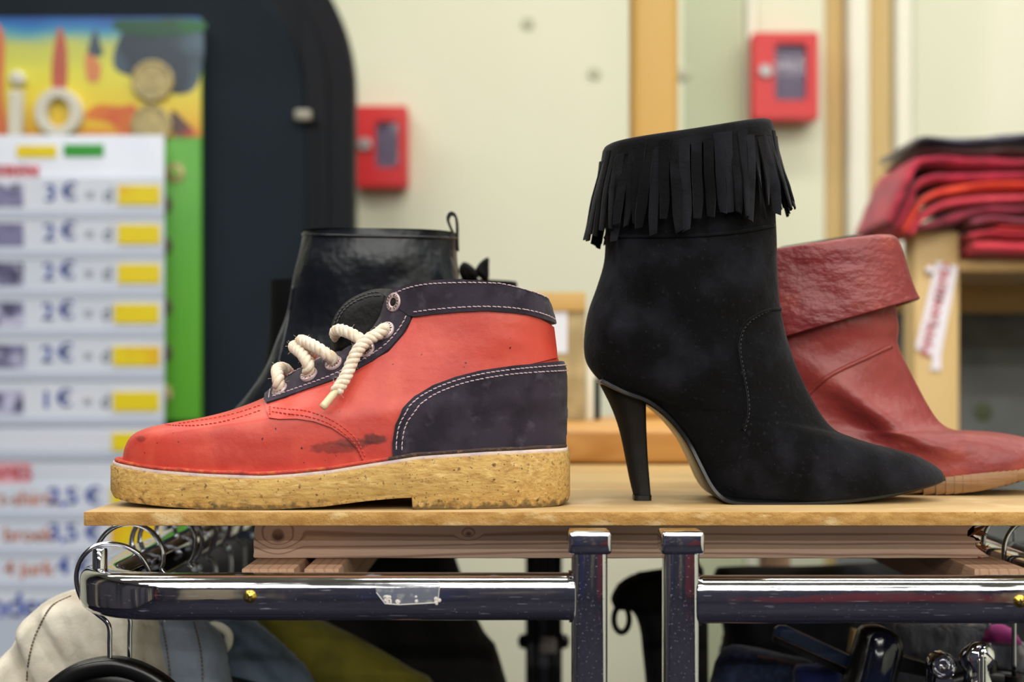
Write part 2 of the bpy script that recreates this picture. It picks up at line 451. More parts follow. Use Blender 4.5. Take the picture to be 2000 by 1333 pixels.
# ------------------------------------------------------------ charcoal panel with a rounded corner
PD = 2.14
m_panel = M('charcoal_panel', (28, 37, 46), .7, spec=.12, var=(((23, 31, 40), 3, .4, .6),), bumps=((400, .03),))
m_rim = M('charcoal_rim', (10, 18, 24), .5, spec=.16, var=(((16, 15, 24), 5, .45, .6),))
t = thing('rounded_panel', (X(200, PD), PD, 0), 'large charcoal panel with rounded corner and raised rim behind the poster', 'panel')
def arc_outline(x1, rx, ry, ytop, bottom, x0):
    o = [(x0, bottom), (x0, ytop)]
    for i in range(19):
        a = PI/2-PI/2*i/18
        o.append((x1-rx+rx*math.cos(a), ytop+ry-ry*math.sin(a)))
    o += [(x1, 700), (x1-8, 1000), (x1-10, bottom)]
    return o
bot = HOR+CZ/PD*F
mb = MB(); flatslab(mb, arc_outline(690, 210, 290, -120, bot-2, -320), PD, .06, .006); mb.build('rim', m_rim, t, True, 40)
mb = MB(); flatslab(mb, arc_outline(598, 170, 250, -40, bot-40, -310), PD-.004, .02, .003); mb.build('inner_panel', m_panel, t, True, 40)
mb = MB(); flatslab(mb, [(598, 215)]+arc_outline(640, 190, 270, -80, bot-40, 560)[11:-3]+[(640, bot-60), (625, bot-60), (625, 240)], PD-.010, .012, .004)
mb.build('trim_strip', m_rim, t, True, 40)
mb = MB(); c = P(592, 226, PD-.014); box(mb, c.x-.012, c.x+.012, c.y-.008, c.y+.012, c.z-.008, c.z+.008, .003); mb.build('catch', m_clipg, t)

# ------------------------------------------------------------ poster with letters and coins
QD = 2.10
t = thing('poster', (X(200, QD), QD, P(0, 820, QD).z), 'bright picture poster on green board with letters i and o and coins', 'poster')
m_green = M('poster_green', (92, 168, 48), .4, var=(((60, 150, 30), 2.2, .45, .7), ((120, 190, 80), 3, .6, .75)))
mb = MB(); a = P(-90, 822, QD); b = P(392, 34, QD); box(mb, a.x, b.x, QD, QD+.012, a.z, b.z, .002); mb.build('backing_board', m_green, t, True, 40)
def print_mat():
    m = bpy.data.materials.new('poster_print'); m.use_nodes = True; nt = m.node_tree; N = nt.nodes; Lk = nt.links
    b_ = N['Principled BSDF']; b_.inputs['Roughness'].default_value = .3
    tc = N.new('ShaderNodeTexCoord'); sp = N.new('ShaderNodeSeparateXYZ'); Lk.new(tc.outputs['Generated'], sp.inputs[0])
    n = N.new('ShaderNodeTexNoise'); n.inputs['Scale'].default_value = 4; n.inputs['Detail'].default_value = 1; Lk.new(tc.outputs['Generated'], n.inputs['Vector'])
    ad = N.new('ShaderNodeMath'); ad.operation = 'MULTIPLY_ADD'; ad.inputs[1].default_value = .16; Lk.new(n.outputs['Fac'], ad.inputs[0])
    s2 = N.new('ShaderNodeMath'); s2.operation = 'SUBTRACT'; s2.inputs[1].default_value = .08; Lk.new(sp.outputs['Z'], s2.inputs[0]); Lk.new(s2.outputs[0], ad.inputs[2])
    r = N.new('ShaderNodeValToRGB'); Lk.new(ad.outputs[0], r.inputs[0]); e = r.color_ramp.elements
    st = [(0, (214, 130, 40)), (.12, (222, 180, 50)), (.3, (222, 200, 60)), (.55, (214, 212, 76)), (.76, (190, 196, 96)), (.85, (90, 160, 170)), (.93, (20, 110, 180)), (1, (16, 70, 150))]
    e[0].position = 0; e[0].color = (*lin(st[0][1]), 1); e[1].position = 1; e[1].color = (*lin(st[-1][1]), 1)
    for p, c in st[1:-1]: k = e.new(p); k.color = (*lin(c), 1)
    Lk.new(r.outputs[0], b_.inputs['Base Color']); return m
mb = MB(); a = P(-90, 268, QD); b = P(392.5, 33.5, QD); box(mb, a.x, b.x, QD-.001, QD, a.z, b.z); pic = mb.build('picture', print_mat(), t, False)
def pprint_(name, poly, m, lift, smooth=4):
    mb = MB(); flatslab(mb, poly, QD-.0012-lift, .0008, .0001, 0, smooth); return mb.build(name, m, pic, False)
pprint_('printed_shape', [(265, 45), (388, 45), (388, 160), (345, 185), (300, 160), (250, 148), (222, 130), (228, 85)], M('print_navy', (34, 52, 68), .35, var=(((88, 116, 140), 9, .48, .66, 2),)), .0000)
pprint_('printed_shape', [(225, 40), (290, 38), (392, 40), (392, 62), (300, 70), (230, 60)], M('print_dgreen', (6, 74, 48), .35, var=(((20, 110, 40), 9, .5, .7),)), .0006)
pprint_('printed_shape', [(117, 52), (128, 80), (132, 120), (128, 175), (104, 175), (101, 130), (108, 80)], M('print_red', (178, 88, 70), .35, var=(((190, 130, 90), 6, .5, .7),)), .0003)
pprint_('printed_shape', [(186, 58), (196, 85), (200, 108), (172, 108), (176, 80)], M('print_plum', (60, 76, 92), .35), .0003)
pprint_('printed_shape', [(168, 105), (196, 125), (192, 158), (170, 155)], M('print_coral', (205, 130, 84), .35), .0004)
pprint_('printed_shape', [(165, 230), (190, 205), (235, 208), (262, 205), (268, 235), (262, 262), (236, 264), (215, 240)], M('print_rust', (200, 92, 50), .35, var=(((216, 140, 40), 9, .45, .65),)), .0003)
pprint_('printed_shape', [(335, 215), (360, 235), (382, 262), (340, 264)], M('print_rust2', (180, 70, 60), .35, var=(((84, 64, 60), 12, .5, .6),)), .0003)
pprint_('printed_shape', [(-20, 60), (8, 70), (6, 190), (14, 262), (-20, 262)], M('print_red2', (205, 110, 70), .35), .0003)
m_letter = M('letter_white', (205, 202, 190), .5)
m_coin = M('coin_gold', (176, 160, 112), .45, .3, var=(((150, 138, 100), 30, .4, .7),), bumps=((90, .4),))
def ellring(cx, cy, rx, ry, wx, wy, d, th):
    mb = MB(); n = 40; vs = []; fs = []
    for (sx, sy, y) in ((rx, ry, d+th), (rx, ry, d+.002), (rx-2, ry-2, d), (rx-wx+2, ry-wy+2, d), (rx-wx, ry-wy, d+.002), (rx-wx, ry-wy, d+th)):
        for i in range(n):
            q = P(cx+sx*math.cos(2*PI*i/n), cy+sy*math.sin(2*PI*i/n), d); vs.append(Vector((q.x, y, q.z)))
    for k in range(5):
        for i in range(n): fs.append((k*n+i, k*n+(i+1) % n, (k+1)*n+(i+1) % n, (k+1)*n+i))
    return mb.add(vs, fs)
LD = QD-.016
ob = ellring(112, 219, 46, 48, 23, 20, LD, .015).build('letter', m_letter, t, True, 40); ob['label'] = 'raised white letter o'
mb = MB(); flatslab(mb, [(17, 176), (43, 176), (42, 268), (15, 268)], LD, .015, .003)
flatslab(mb, [(31+15*math.cos(k*PI/10), 152+15*math.sin(k*PI/10)) for k in range(20)], LD, .015, .004)
ob = mb.build('letter', m_letter, t, True, 40); ob['label'] = 'raised white letter i'
for (cx, cy, r) in ((299, 160, 41), (297, 246, 40)):
    mb = MB(); k = QD/F; lathe(mb, [(r*k, 0), (r*k, .006), (r*k-.002, .008), (r*k-.005, .008), (r*k-.006, .006), (0, .006)], P(cx, cy, QD-.002), (0, -1, 0), 40)
    mb.build('coin', m_coin, t, True, 35)
for cy in (338, 400, 480, 600, 690, 770):
    mb = MB(); k = QD/F; r = 19
    lathe(mb, [(r*k, 0), (r*k, .003), (r*k-.003, .004), (0, .004)], P(342 if cy == 338 else 318, cy, QD), (0, -1, 0), 24)
    o = mb.build('coin', m_coin if cy in (338, 770) else M('coin_dark', (70, 62, 40), .5), t, True, 35)
mb = MB(); c = P(342, 338, QD-.0045); lathe(mb, [(.006, 0), (.006, .0006), (0, .0006)], c, (0, -1, 0), 16); mb.build('coin_mark', m_green, t)

# ------------------------------------------------------------ price list
RD = 2.06
m_sheet = M('sheet_white', (214, 220, 234), .35, var=(((196, 206, 226), 4, .4, .7),))
m_sleeve = M('sleeve_grey', (186, 196, 216), .3)
m_yel = M('tag_yellow', (226, 204, 16), .4, var=(((222, 170, 20), 12, .55, .7),))
m_blue = M('ink_blue', (62, 92, 190), .5)
m_grey = M('ink_grey', (150, 160, 172), .5)
m_org = M('ink_orange', (206, 130, 100), .5)
m_pink = M('ink_red', (214, 70, 82), .5)
m_pinkb = M('tag_pink', (224, 170, 184), .4)
m_pic = M('picture_grey', (120, 120, 160), .5, var=(((60, 60, 90), 20, .45, .6), ((190, 190, 220), 26, .5, .6)))
m_greent = M('tag_green', (40, 152, 44), .35)
t = thing('price_list', (X(150, RD), RD, P(0, 1320, RD).z), 'white price list of plastic strips with yellow tags, hung over the poster', 'sign')
mb = MB(); a = P(-100, 1330, RD); b = P(320, 264, RD); box(mb, a.x, b.x, RD, RD+.006, a.z, b.z, .001); mb.build('board', m_sheet, t, True, 40)
ux, uy = Vector((1, 0, 0)), Vector((0, 0, 1))
def pbox(x0, x1, y0, y1, d, th, m, name, par, bev=.0005):
    a = P(x0, y1, d); b = P(x1, y0, d); mb = MB(); box(mb, a.x, b.x, d, d+th, a.z, b.z, bev, 1); return mb.build(name, m, par, True, 40)
pbox(32, 110, 284, 308, RD-.002, .002, m_yel, 'header_tag', t)
pbox(124, 202, 282, 306, RD-.002, .002, m_greent, 'header_tag', t)['label'] = 'green header tag'
h = pbox(-20, 76, 322, 352, RD-.002, .002, m_pinkb, 'heading', t)
mb = MB(); text_on(mb, 'HEREN', .026, P(22, 337, RD-.0022), ux, uy, .0004, 0, .0008); mb.build('lettering', m_pink, h, False)
h = pbox(-20, 58, 904, 950, RD-.002, .002, m_pinkb, 'heading', t)
mb = MB(); text_on(mb, 'DAMES', .026, P(8, 926, RD-.0022), ux, uy, .0004, 0, .0008); mb.build('lettering', m_pink, h, False)
rows = [(381, '3 €', 230, 312), (458, '2 €', 230, 312), (535, '2 €', 230, 312), (613, '2 €', 222, 310), (696, '2 €', 220, 312), (785, '1 €', 220, 310)]
for i, (y, s, tx0, tx1) in enumerate(rows):
    st = pbox(-90, 318, y-36, y+30, RD-.0028, .0026, m_sheet, 'price_strip', t)
    pbox(-90, 318, y+30, y+47, RD-.0045, .0043, m_sleeve, 'sleeve_rail', t)
    pbox(tx0, tx1, y-19, y+19, RD-.0052, .0022, m_yel, 'yellow_tag', st)
    mb = MB(); text_on(mb, s[0], .036, P(98-i*1.5, y-2, RD-.003), ux, uy, .0005, 0, .0012); text_on(mb, '€', .036, P(136-i*2, y-5, RD-.003), ux, uy, .0005, 0, .0012)
    mb.build('lettering', m_blue, st, False)
    mb = MB(); text_on(mb, '=', .024, P(176-i, y+2, RD-.003), ux, uy, .0005, 0, .001); text_on(mb, 'd', .030, P(211-i, y, RD-.003), ux, uy, .0005, 0, .0008)
    mb.build('small_lettering', m_grey, st, False)
    pbox(-20, 46 if i != 4 else 50, y-22, y+24, RD-.0036, .001, m_pic, 'picture_card', st)
st = pbox(-90, 318, 842, 882, RD-.0028, .0026, m_sheet, 'price_strip', t); pbox(-90, 318, 884, 898, RD-.0045, .0043, m_sleeve, 'sleeve_rail', t)
pbox(218, 310, 846, 882, RD-.0052, .0022, m_yel, 'yellow_tag', st)
for i, (y, s1, s2) in enumerate(((975, 't-shirts', '2,5 €'), (1046, 'broek', '3,5 €'), (1112, '4 jurk', '4 €'))):
    st = pbox(-90, 318, y-30, y+25, RD-.0028, .0026, m_sheet, 'price_strip', t)
    pbox(-90, 318, y+25, y+42, RD-.0045, .0043, m_sleeve, 'sleeve_rail', t)
    pbox(216, 312, y-26, y+22, RD-.0052, .0022, m_yel, 'yellow_tag', st)
    mb = MB(); text_on(mb, s1, .030, P(56, y, RD-.003), ux, uy, .0005, 0, .001); mb.build('lettering', m_org, st, False)
    mb = MB(); text_on(mb, s2, .036, P(146, y-4, RD-.003), ux, uy, .0005, 0, .0016); mb.build('price_lettering', m_blue, st, False)
st = pbox(-90, 318, 1150, 1206, RD-.0028, .0026, m_sheet, 'price_strip', t)
mb = MB(); text_on(mb, 'kinderen', .05, P(50, 1185, RD-.003), ux, uy, .0005, 0, .0016); mb.build('lettering', m_blue, st, False)
st = pbox(-90, 318, 1210, 1325, RD-.0028, .0026, m_sleeve, 'price_strip', t)

# ------------------------------------------------------------ timber post, block, board behind the shelf
m_post = wood('varnished_post', (208, 168, 94), (194, 148, 74), 'Z', 40, 1.2, .4)
m_block = wood('orange_block', (200, 148, 82), (180, 124, 58), 'X', 40, 1.5, .45, knots=(((.005, -.01, -.018), (.025, .05, .007), 4),))
BT = P(0, 840, 1.245).z
mb = MB(); a = X(1234, 1.60); b = X(1326, 1.60)
box(mb, a, b, 1.60, 1.60+b-a, BT+.0005, 2.99, .010, 3)
tag(mb.build('timber_post', m_post, None, True, 40, ((a+b)/2, 1.63, BT)), 'square varnished timber post rising behind the fringed boot', 'post')
mb = MB(); x0 = X(700, 1.245); x1 = X(1420, 1.245)
box(mb, x0, x1, 1.245, 1.70, BOARD+.0005, BT, .004, 3)
tag(mb.build('timber_block', m_block, None, True, 40, ((x0+x1)/2, 1.25, BT)), 'thick orange timber block lying on the back of the shelf', 'timber block')
m_cork = M('cork_board', (176, 160, 120), .85, var=(((150, 134, 96), 30, .4, .6), ((140, 120, 86), 6, .5, .7)), bumps=((200, .3),))
cd = 1.50
t = thing('pin_board', (X(1080, cd), cd, BT), 'brown pin board with a white paper, standing behind the lace-up shoe', 'board')
mb = MB(); a = P(1000, HOR-(BT-CZ)*F/cd, cd); b = P(1144, 570, cd); box(mb, a.x, b.x, cd, cd+.012, BT+.0005, b.z, .002); mb.build('board', m_cork, t, True, 40)
mb = MB(); a = P(1000, 690, cd-.002); b = P(1108, 608, cd-.002); box(mb, a.x, b.x, cd-.0012, cd-.0002, a.z, b.z); mb.build('paper', m_sheet, t, False)
mb = MB(); a = P(1000, 608, cd-.002); b = P(1144, 572, cd-.002); box(mb, a.x, b.x, cd-.004, cd-.0003, a.z, b.z, .001); mb.build('top_rail', M('rail_tan', (190, 156, 92), .6), t, True, 40)
mb = MB(); a = P(1146, 800, 1.52); b = P(1158, 560, 1.52); box(mb, a.x, b.x, 1.52, 1.53, BT+.0005, P(0, 700, 1.52).z, .001)
tag(mb.build('white_lath', m_white, None, True, 40, (a.x, 1.52, BT)), 'thin white lath standing right of the pin board', 'lath')
mb = MB(); a = P(1161, 800, 1.53); b = P(1173, 560, 1.53); box(mb, a.x, b.x, 1.53, 1.54, BT+.0005, P(0, 738, 1.53).z, .001)
tag(mb.build('black_lath', m_rim, None, True, 40, (a.x, 1.53, BT)), 'short black lath standing behind the stiletto heel', 'lath')

# ------------------------------------------------------------ shelf unit with folded red clothes
UD = 1.70
m_pine2 = wood('honey_pine', (204, 172, 114), (194, 154, 92), 'Z', 30, 1.2, .5)
m_pine3 = wood('honey_pine_shelf', (198, 162, 102), (184, 142, 82), 'X', 30, 1.2, .5)
m_back = M('grey_back', (120, 124, 124), .7, var=(((92, 92, 94), 5, .45, .65), ((150, 158, 158), 3, .5, .7)))
t = thing('shelf_unit', (X(1900, UD), UD, 0), 'honey-coloured pine shelf unit holding folded red clothes', 'shelf unit')
mb = MB(); a = X(1786, UD); b = X(1874, UD); zt = P(0, 452, UD).z; box(mb, a, b, UD, UD+.05, 0, zt, .003); mb.build('upright', m_pine2, t, True, 40)
mb = MB(); box(mb, b+.0005, X(2500, UD), UD+.003, UD+.40, P(0, 530, UD).z, P(0, 508, UD).z, .002); mb.build('shelf_board', m_pine3, t, True, 40)
mb = MB(); box(mb, b+.0005, X(2500, UD), UD+.30, UD+.34, P(0, 610, UD+.3).z, P(0, 560, UD+.3).z, .002); mb.build('cross_rail', m_pine3, t, True, 40)
mb = MB(); box(mb, a, X(2500, UD), UD+.402, UD+.42, 0, P(0, 540, UD+.4).z, .002); bk = mb.build('back_panel', m_back, t, True, 40)
mb = MB(); box(mb, X(2420, UD), X(2500, UD), UD, UD+.05, 0, zt, .003); mb.build('upright', m_pine2, t, True, 40)
mb = MB(); lathe(mb, [(.013, 0), (.013, .002), (.010, .003), (0, .003)], P(1920, 805, UD+.4015), (0, -1, 0), 16); mb.build('knot_hole', M('olive_spot', (96, 104, 76), .7), t)
# handwritten label taped to the upright
m_lab = M('label_white', (236, 230, 240), .45)
LDp = UD-.0025
lt = thing('paper_label', P(1830, 620, LDp), 'white paper label with red handwriting, taped aslant to the shelf upright', 'label')
mb = MB(); flatslab(mb, [(1829, 510), (1871, 521), (1838, 694), (1838, 724), (1818, 724), (1822, 697), (1788, 680)], LDp, .002, .0004); mb.build('paper', m_lab, lt, False)
mb = MB(); c = P(1815, 528, LDp); lathe(mb, [(.005, 0), (.005, .003), (.002, .005), (0, .005)], c, (0, -1, 0), 14); mb.build('pin', m_lab, lt)
ang = math.radians(78); dx = Vector((math.cos(ang), 0, math.sin(ang))); dz = Vector((-math.sin(ang), 0, math.cos(ang)))
mb = MB()
for s_, px, py, sz in (('HEMD', 1842, 552, .017), ('LANG', 1829, 605, .016), ('MAN', 1814, 662, .018)):
    text_on(mb, s_, sz, P(px, py, LDp-.0005), dx, dz, .0004, 0, .0005)
mb.build('lettering', M('ink_rose', (230, 104, 116), .5), lt, False)

def garment(path, th, col, col2, label, y0=1.662, y1=1.83, seed=1, rough=.85, cat='clothes', n=6):
    """folded garment: a soft band following path (pixels on the front plane), running back into the shelf"""
    path = [((1800-(1800-x)*.56 if x < 1800 else x), y) for x, y in path]; th *= .94
    pp = [Vector(p) for p in catmull([(*p, 0) for p in path], n)]
    k = len(pp); up = []; lo = []
    for i, p in enumerate(pp):
        tn = (pp[min(i+1, k-1)]-pp[max(i-1, 0)]); nn = Vector((tn.y, -tn.x)).normalized()
        e = min(1, (i+.6)/3.0); h = th/2*math.sqrt(max(.05, 1-(1-e)**2))
        h *= (.66 if p.x < 1800 else (.66+.34*min(1, (p.x-1800)/60)))*(1+.12*noise.noise(Vector((i*.35, seed*3.3, 0))))
        up.append((p.x+nn.x*h, p.y+nn.y*h)); lo.append((p.x-nn.x*h, p.y-nn.y*h))
    out = up+lo[::-1]; n_ = len(out); c2 = [((up[i][0]+lo[i][0])/2, (up[i][1]+lo[i][1])/2) for i in range(k)]; mids = c2+c2[::-1]
    vs = []; fs = []; ds = [(0, .25), (.006, .7), (.016, .95), (.035, 1), (.07, 1), (.12, .98), (y1-y0-.01, .95), (y1-y0, .6)]
    for dy, sc in ds:
        for (x, y), (mx, my) in zip(out, mids):
            q = P(mx+(x-mx)*sc, my+(y-my)*sc, y0)
            yy = y0+dy*(1 if dy > 0 else 1)
            q.y = yy+.008*noise.noise(Vector((x*.02, y*.06, seed*2.2)))+.004
            q.z += .0025*noise.noise(Vector((x*.012, dy*9, 3)))
            vs.append(q)
    for a_ in range(len(ds)-1):
        for i in range(n_): fs.append((a_*n_+i, a_*n_+(i+1) % n_, (a_+1)*n_+(i+1) % n_, (a_+1)*n_+i))
    for i in range(k-1):
        fs.append((i, i+1, n_-2-i, n_-1-i)); L0 = (len(ds)-1)*n_; fs.append((L0+i, L0+i+1, L0+n_-2-i, L0+n_-1-i))
    m = M('fabric', col, rough, var=((col2, 22, .42, .68, 3),), bumps=((900, .15), (60, .25)), sheen=.2)
    o = MB().add(vs, fs).build('folded_garment', m, None, True, None, P(path[-1][0], path[-1][1], y0))
    return tag(o, label, cat, 'folded red clothes on the shelf unit')
garment([(1906, 481), (1935, 481), (1990, 483), (2060, 483), (2200, 483)], 30, (222, 66, 84), (196, 44, 62), 'rosy folded garment lying lowest, directly on the shelf board', seed=1)
garment([(1900, 460), (1915, 456), (1950, 455), (2000, 459), (2200, 459)], 17, (206, 56, 74), (180, 40, 60), 'rose folded garment second from the bottom of the pile', seed=2)
garment([(1950, 446), (2000, 445), (2060, 444), (2200, 444)], 11, (222, 54, 52), (190, 40, 50), 'bright red folded garment showing only at the right of the pile', seed=3)
garment([(1900, 434), (1922, 428), (1960, 428), (2010, 430), (2200, 428)], 17, (160, 72, 92), (130, 50, 72), 'dusty mauve folded garment in the lower pile', seed=4)
garment([(1800, 441), (1830, 437), (1862, 428), (1900, 414), (1990, 408), (2200, 406)], 23, (150, 40, 66), (104, 22, 42), 'dark wine folded garment under the pink one', seed=5)
garment([(1768, 456), (1800, 430), (1835, 405), (1880, 392), (1960, 387), (2200, 384)], 22, (222, 70, 88), (190, 46, 70), 'pink-red folded garment below the orange one', seed=6)
garment([(1742, 452), (1775, 420), (1815, 385), (1860, 370), (1940, 361), (2200, 352)], 20, (240, 76, 46), (214, 54, 44), 'orange-red folded garment in the middle of the pile', seed=7)
garment([(1718, 449), (1755, 405), (1795, 360), (1835, 345), (1920, 344), (2200, 334)], 24, (190, 40, 70), (146, 22, 52), 'crimson folded garment above the orange one, drooping left', seed=8)
garment([(1695, 436), (1735, 380), (1780, 325), (1810, 310), (1900, 314), (2200, 318)], 28, (186, 40, 68), (136, 20, 48), 'raspberry folded garment at the top of the red pile, hanging furthest left', seed=9)
garment([(1800, 290), (1850, 292), (1920, 294), (2000, 294), (2200, 292)], 12, (98, 54, 60), (70, 34, 40), 'dark brown-red garment under the shiny grey one', seed=10)
garment([(1786, 274), (1810, 268), (1860, 274), (1930, 272), (2000, 266), (2200, 262)], 22, (84, 82, 104), (52, 50, 66), 'shiny grey-violet garment on the very top of the pile', seed=11, rough=.25)
# ------------------------------------------------------------ the shelf: board on rough timbers
m_mdf = M('mdf_face', (188, 160, 114), .6, var=(((176, 146, 98), 12, .4, .65), ((198, 172, 130), 30, .55, .7, 4), ((120, 90, 50), 400, .72, .76, 2)), bumps=((900, .08),))
m_mdfe = M('mdf_edge', (184, 142, 80), .9, var=(((158, 114, 54), 200, .4, .65, 5, (.4, 1, 1)), ((212, 186, 136), 130, .58, .74, 5, (.4, 1, 1)), ((120, 84, 40), 600, .66, .74)), bumps=((1200, .6), (400, .5)))
m_beam = wood('rough_pine', (218, 184, 162), (150, 112, 94), 'X', 130, 1.3, .8, knots=(((-.1398, -.02, 1.0800), (.0055, .05, .0048), 14), ((-.026, -.02, 1.082), (.003, .05, .0022), 8)), bump=.4, lines=(0, 200, 900))
m_runner = wood('rough_runner', (172, 136, 110), (146, 110, 86), 'Y', 90, 1., .8, bump=.4, lines=(1200, 0, 300))
m_plank = wood('pine_plank', (198, 166, 110), (178, 138, 82), 'X', 60, 1.4, .5)
ZB = BOARD
xl = X(163, .80)
mb = MB(); box(mb, xl, .72, .80, .962, ZB-.008, ZB, .0008, 2)
me_o = mb.build('shelf_board', [m_mdf, m_mdfe], None, True, 40, (0, .88, ZB-.008))
for p in me_o.data.polygons:
    if abs(p.normal.z) < .7: p.material_index = 1
tag(me_o, 'thin tan fibreboard shelf with raw fuzzy front edge carrying the shoes', 'shelf')
fr = thing('timber_support', (0, .87, 0), 'rough pine timber frame of beams and runners under the fibreboard', 'frame')
# beam with splintered right end and sawn left end
bx0, bx1, by0, by1, bz0, bz1 = X(497, .85), X(1912, .85), .85, .895, ZB-.008-.0247, ZB-.0085
vs = []; fs = []; rn = random.Random(3); prof = rrect(by1-by0, bz1-bz0, .0012, 2); prof = [Vector(p) for p in resample([(*p, 0) for p in prof], .003, True)]
xs = [bx0+.0015*0]+[bx0+(bx1-bx0)*i/40 for i in range(1, 40)]+[bx1-.006, bx1-.003, bx1]
n = len(prof)
for i, x in enumerate(xs):
    for j, p in enumerate(prof):
        dx_ = 0
        if i == 0: dx_ = rn.uniform(-.0012, .0006)
        if i == len(xs)-1: dx_ = rn.uniform(-.006, .006)+.004*math.sin(j*.9)
        if i == len(xs)-2: dx_ = rn.uniform(-.0015, .0015)
        vs.append(Vector((x+dx_, (by0+by1)/2-p.x, (bz0+bz1)/2+p.y+.0003*noise.noise(Vector((x*60, j, 0))))))
for i in range(len(xs)-1):
    for j in range(n): fs.append((i*n+j, i*n+(j+1) % n, (i+1)*n+(j+1) % n, (i+1)*n+j))
c0 = len(vs); vs.append(Vector((bx0+.001, (by0+by1)/2, (bz0+bz1)/2))); vs.append(Vector((bx1-.004, (by0+by1)/2, (bz0+bz1)/2)))
L0 = (len(xs)-1)*n
for j in range(n): fs.append((j, (j+1) % n, c0)); fs.append((L0+j, L0+(j+1) % n, c0+1))
MB().add(vs, fs).build('beam', m_beam, fr, True, 35)
mb = MB()
for k in range(16):      # splinters of the broken end
    z = bz0+(bz1-bz0)*rn.random(); y = by0+.006*rn.random(); x = bx1-.008*rn.random(); l = rn.uniform(.005, .014)
    a = Vector((x, y, z)); d_ = Vector((rn.uniform(.3, 1), rn.uniform(-.25, .1), rn.uniform(-.5, .5))).normalized()
    sweep(mb, [a, a+d_*l*.6, a+d_*l], lambda i: circ([.0011, .0008, .0001][i], 4))
tag(mb.build('splinters', M('splinter', (140, 84, 52), .8), fr, False), kind='stuff')
def runner(x0, x1, name='runner'):
    mb = MB(); box(mb, x0, x1, .806, 1.52, bz0-.024, bz0-.0002, .001); return mb.build(name, m_runner, fr, True, 40)
runner(X(499, .85), X(499, .85)+.030); runner(.262, .2925)
runner(-.118, -.098)
mb = MB(); box(mb, -.22, .27, .9625, 1.27, ZB-.010, ZB-.0004, .001); mb.build('plank', m_plank, fr, True, 40)
mb = MB(); box(mb, -.22, .155, 1.2705, 1.72, ZB-.010, ZB-.0004, .001); mb.build('plank', m_plank, fr, True, 40)
mb = MB(); box(mb, -.22, .29, 1.48, 1.52, bz0, ZB-.0105, .001); mb.build('back_beam', m_runner, fr, True, 40)
for x in (-.155, .264):
    mb = MB(); box(mb, x, x+.028, 1.49, 1.52, 0, bz0-.0245, .001); mb.build('leg', m_runner, fr, True, 40)

# ------------------------------------------------------------ chrome clothes racks
def chrome_mat(name, dust_lo):
    m = M(name, (205, 205, 212), .07, 1, rvar=(60, .35, .75, .03, .13), dust=((52, 68, 124), 900, dust_lo, dust_lo+.16, 6), bumps=((25, .012),))
    return m
m_chrome = chrome_mat('chrome_tube', .675); m_chrome2 = chrome_mat('chrome_post', .635); m_clean = M('chrome_clean', (205, 206, 212), .05, 1)
def scratches(m, st, lo, col):
    # fine scratches running along the tube
    nt = m.node_tree; N = nt.nodes; Lk = nt.links; b_ = N['Principled BSDF']
    tc = N.new('ShaderNodeTexCoord'); mp = N.new('ShaderNodeMapping'); mp.inputs['Scale'].default_value = st; Lk.new(tc.outputs['Object'], mp.inputs['Vector'])
    n = N.new('ShaderNodeTexNoise'); n.inputs['Scale'].default_value = 1; n.inputs['Detail'].default_value = 2; Lk.new(mp.outputs[0], n.inputs['Vector'])
    r = N.new('ShaderNodeMapRange'); r.inputs['From Min'].default_value = lo; r.inputs['From Max'].default_value = lo+.05; r.inputs['To Max'].default_value = .7; Lk.new(n.outputs['Fac'], r.inputs['Value'])
    sk = b_.inputs['Metallic']; src = sk.links[0].from_socket
    x = N.new('ShaderNodeMath'); x.operation = 'SUBTRACT'; x.use_clamp = True; Lk.new(src, x.inputs[0]); Lk.new(r.outputs[0], x.inputs[1]); Lk.new(x.outputs[0], sk)
    bs = base_socket(m); s2 = bs.links[0].from_socket
    y = N.new('ShaderNodeMix'); y.data_type = 'RGBA'; Lk.new(r.outputs[0], y.inputs['Factor']); Lk.new(s2, y.inputs['A']); y.inputs['B'].default_value = (*lin(col), 1); Lk.new(y.outputs['Result'], bs)
scratches(m_chrome, (55, 55, 1900), .70, (120, 132, 170)); scratches(m_chrome2, (900, 900, 90), .74, (90, 104, 150))
m_steel = M('hook_steel', (190, 192, 200), .12, 1)
m_tape = M('clear_tape', (170, 176, 190), .2, 0, var=(((225, 225, 225), 180, .58, .62),)); 
m_tape.node_tree.nodes['Principled BSDF'].inputs['Alpha'].default_value = .14
m_brass = M('brass_screw', (214, 180, 80), .25, 1)
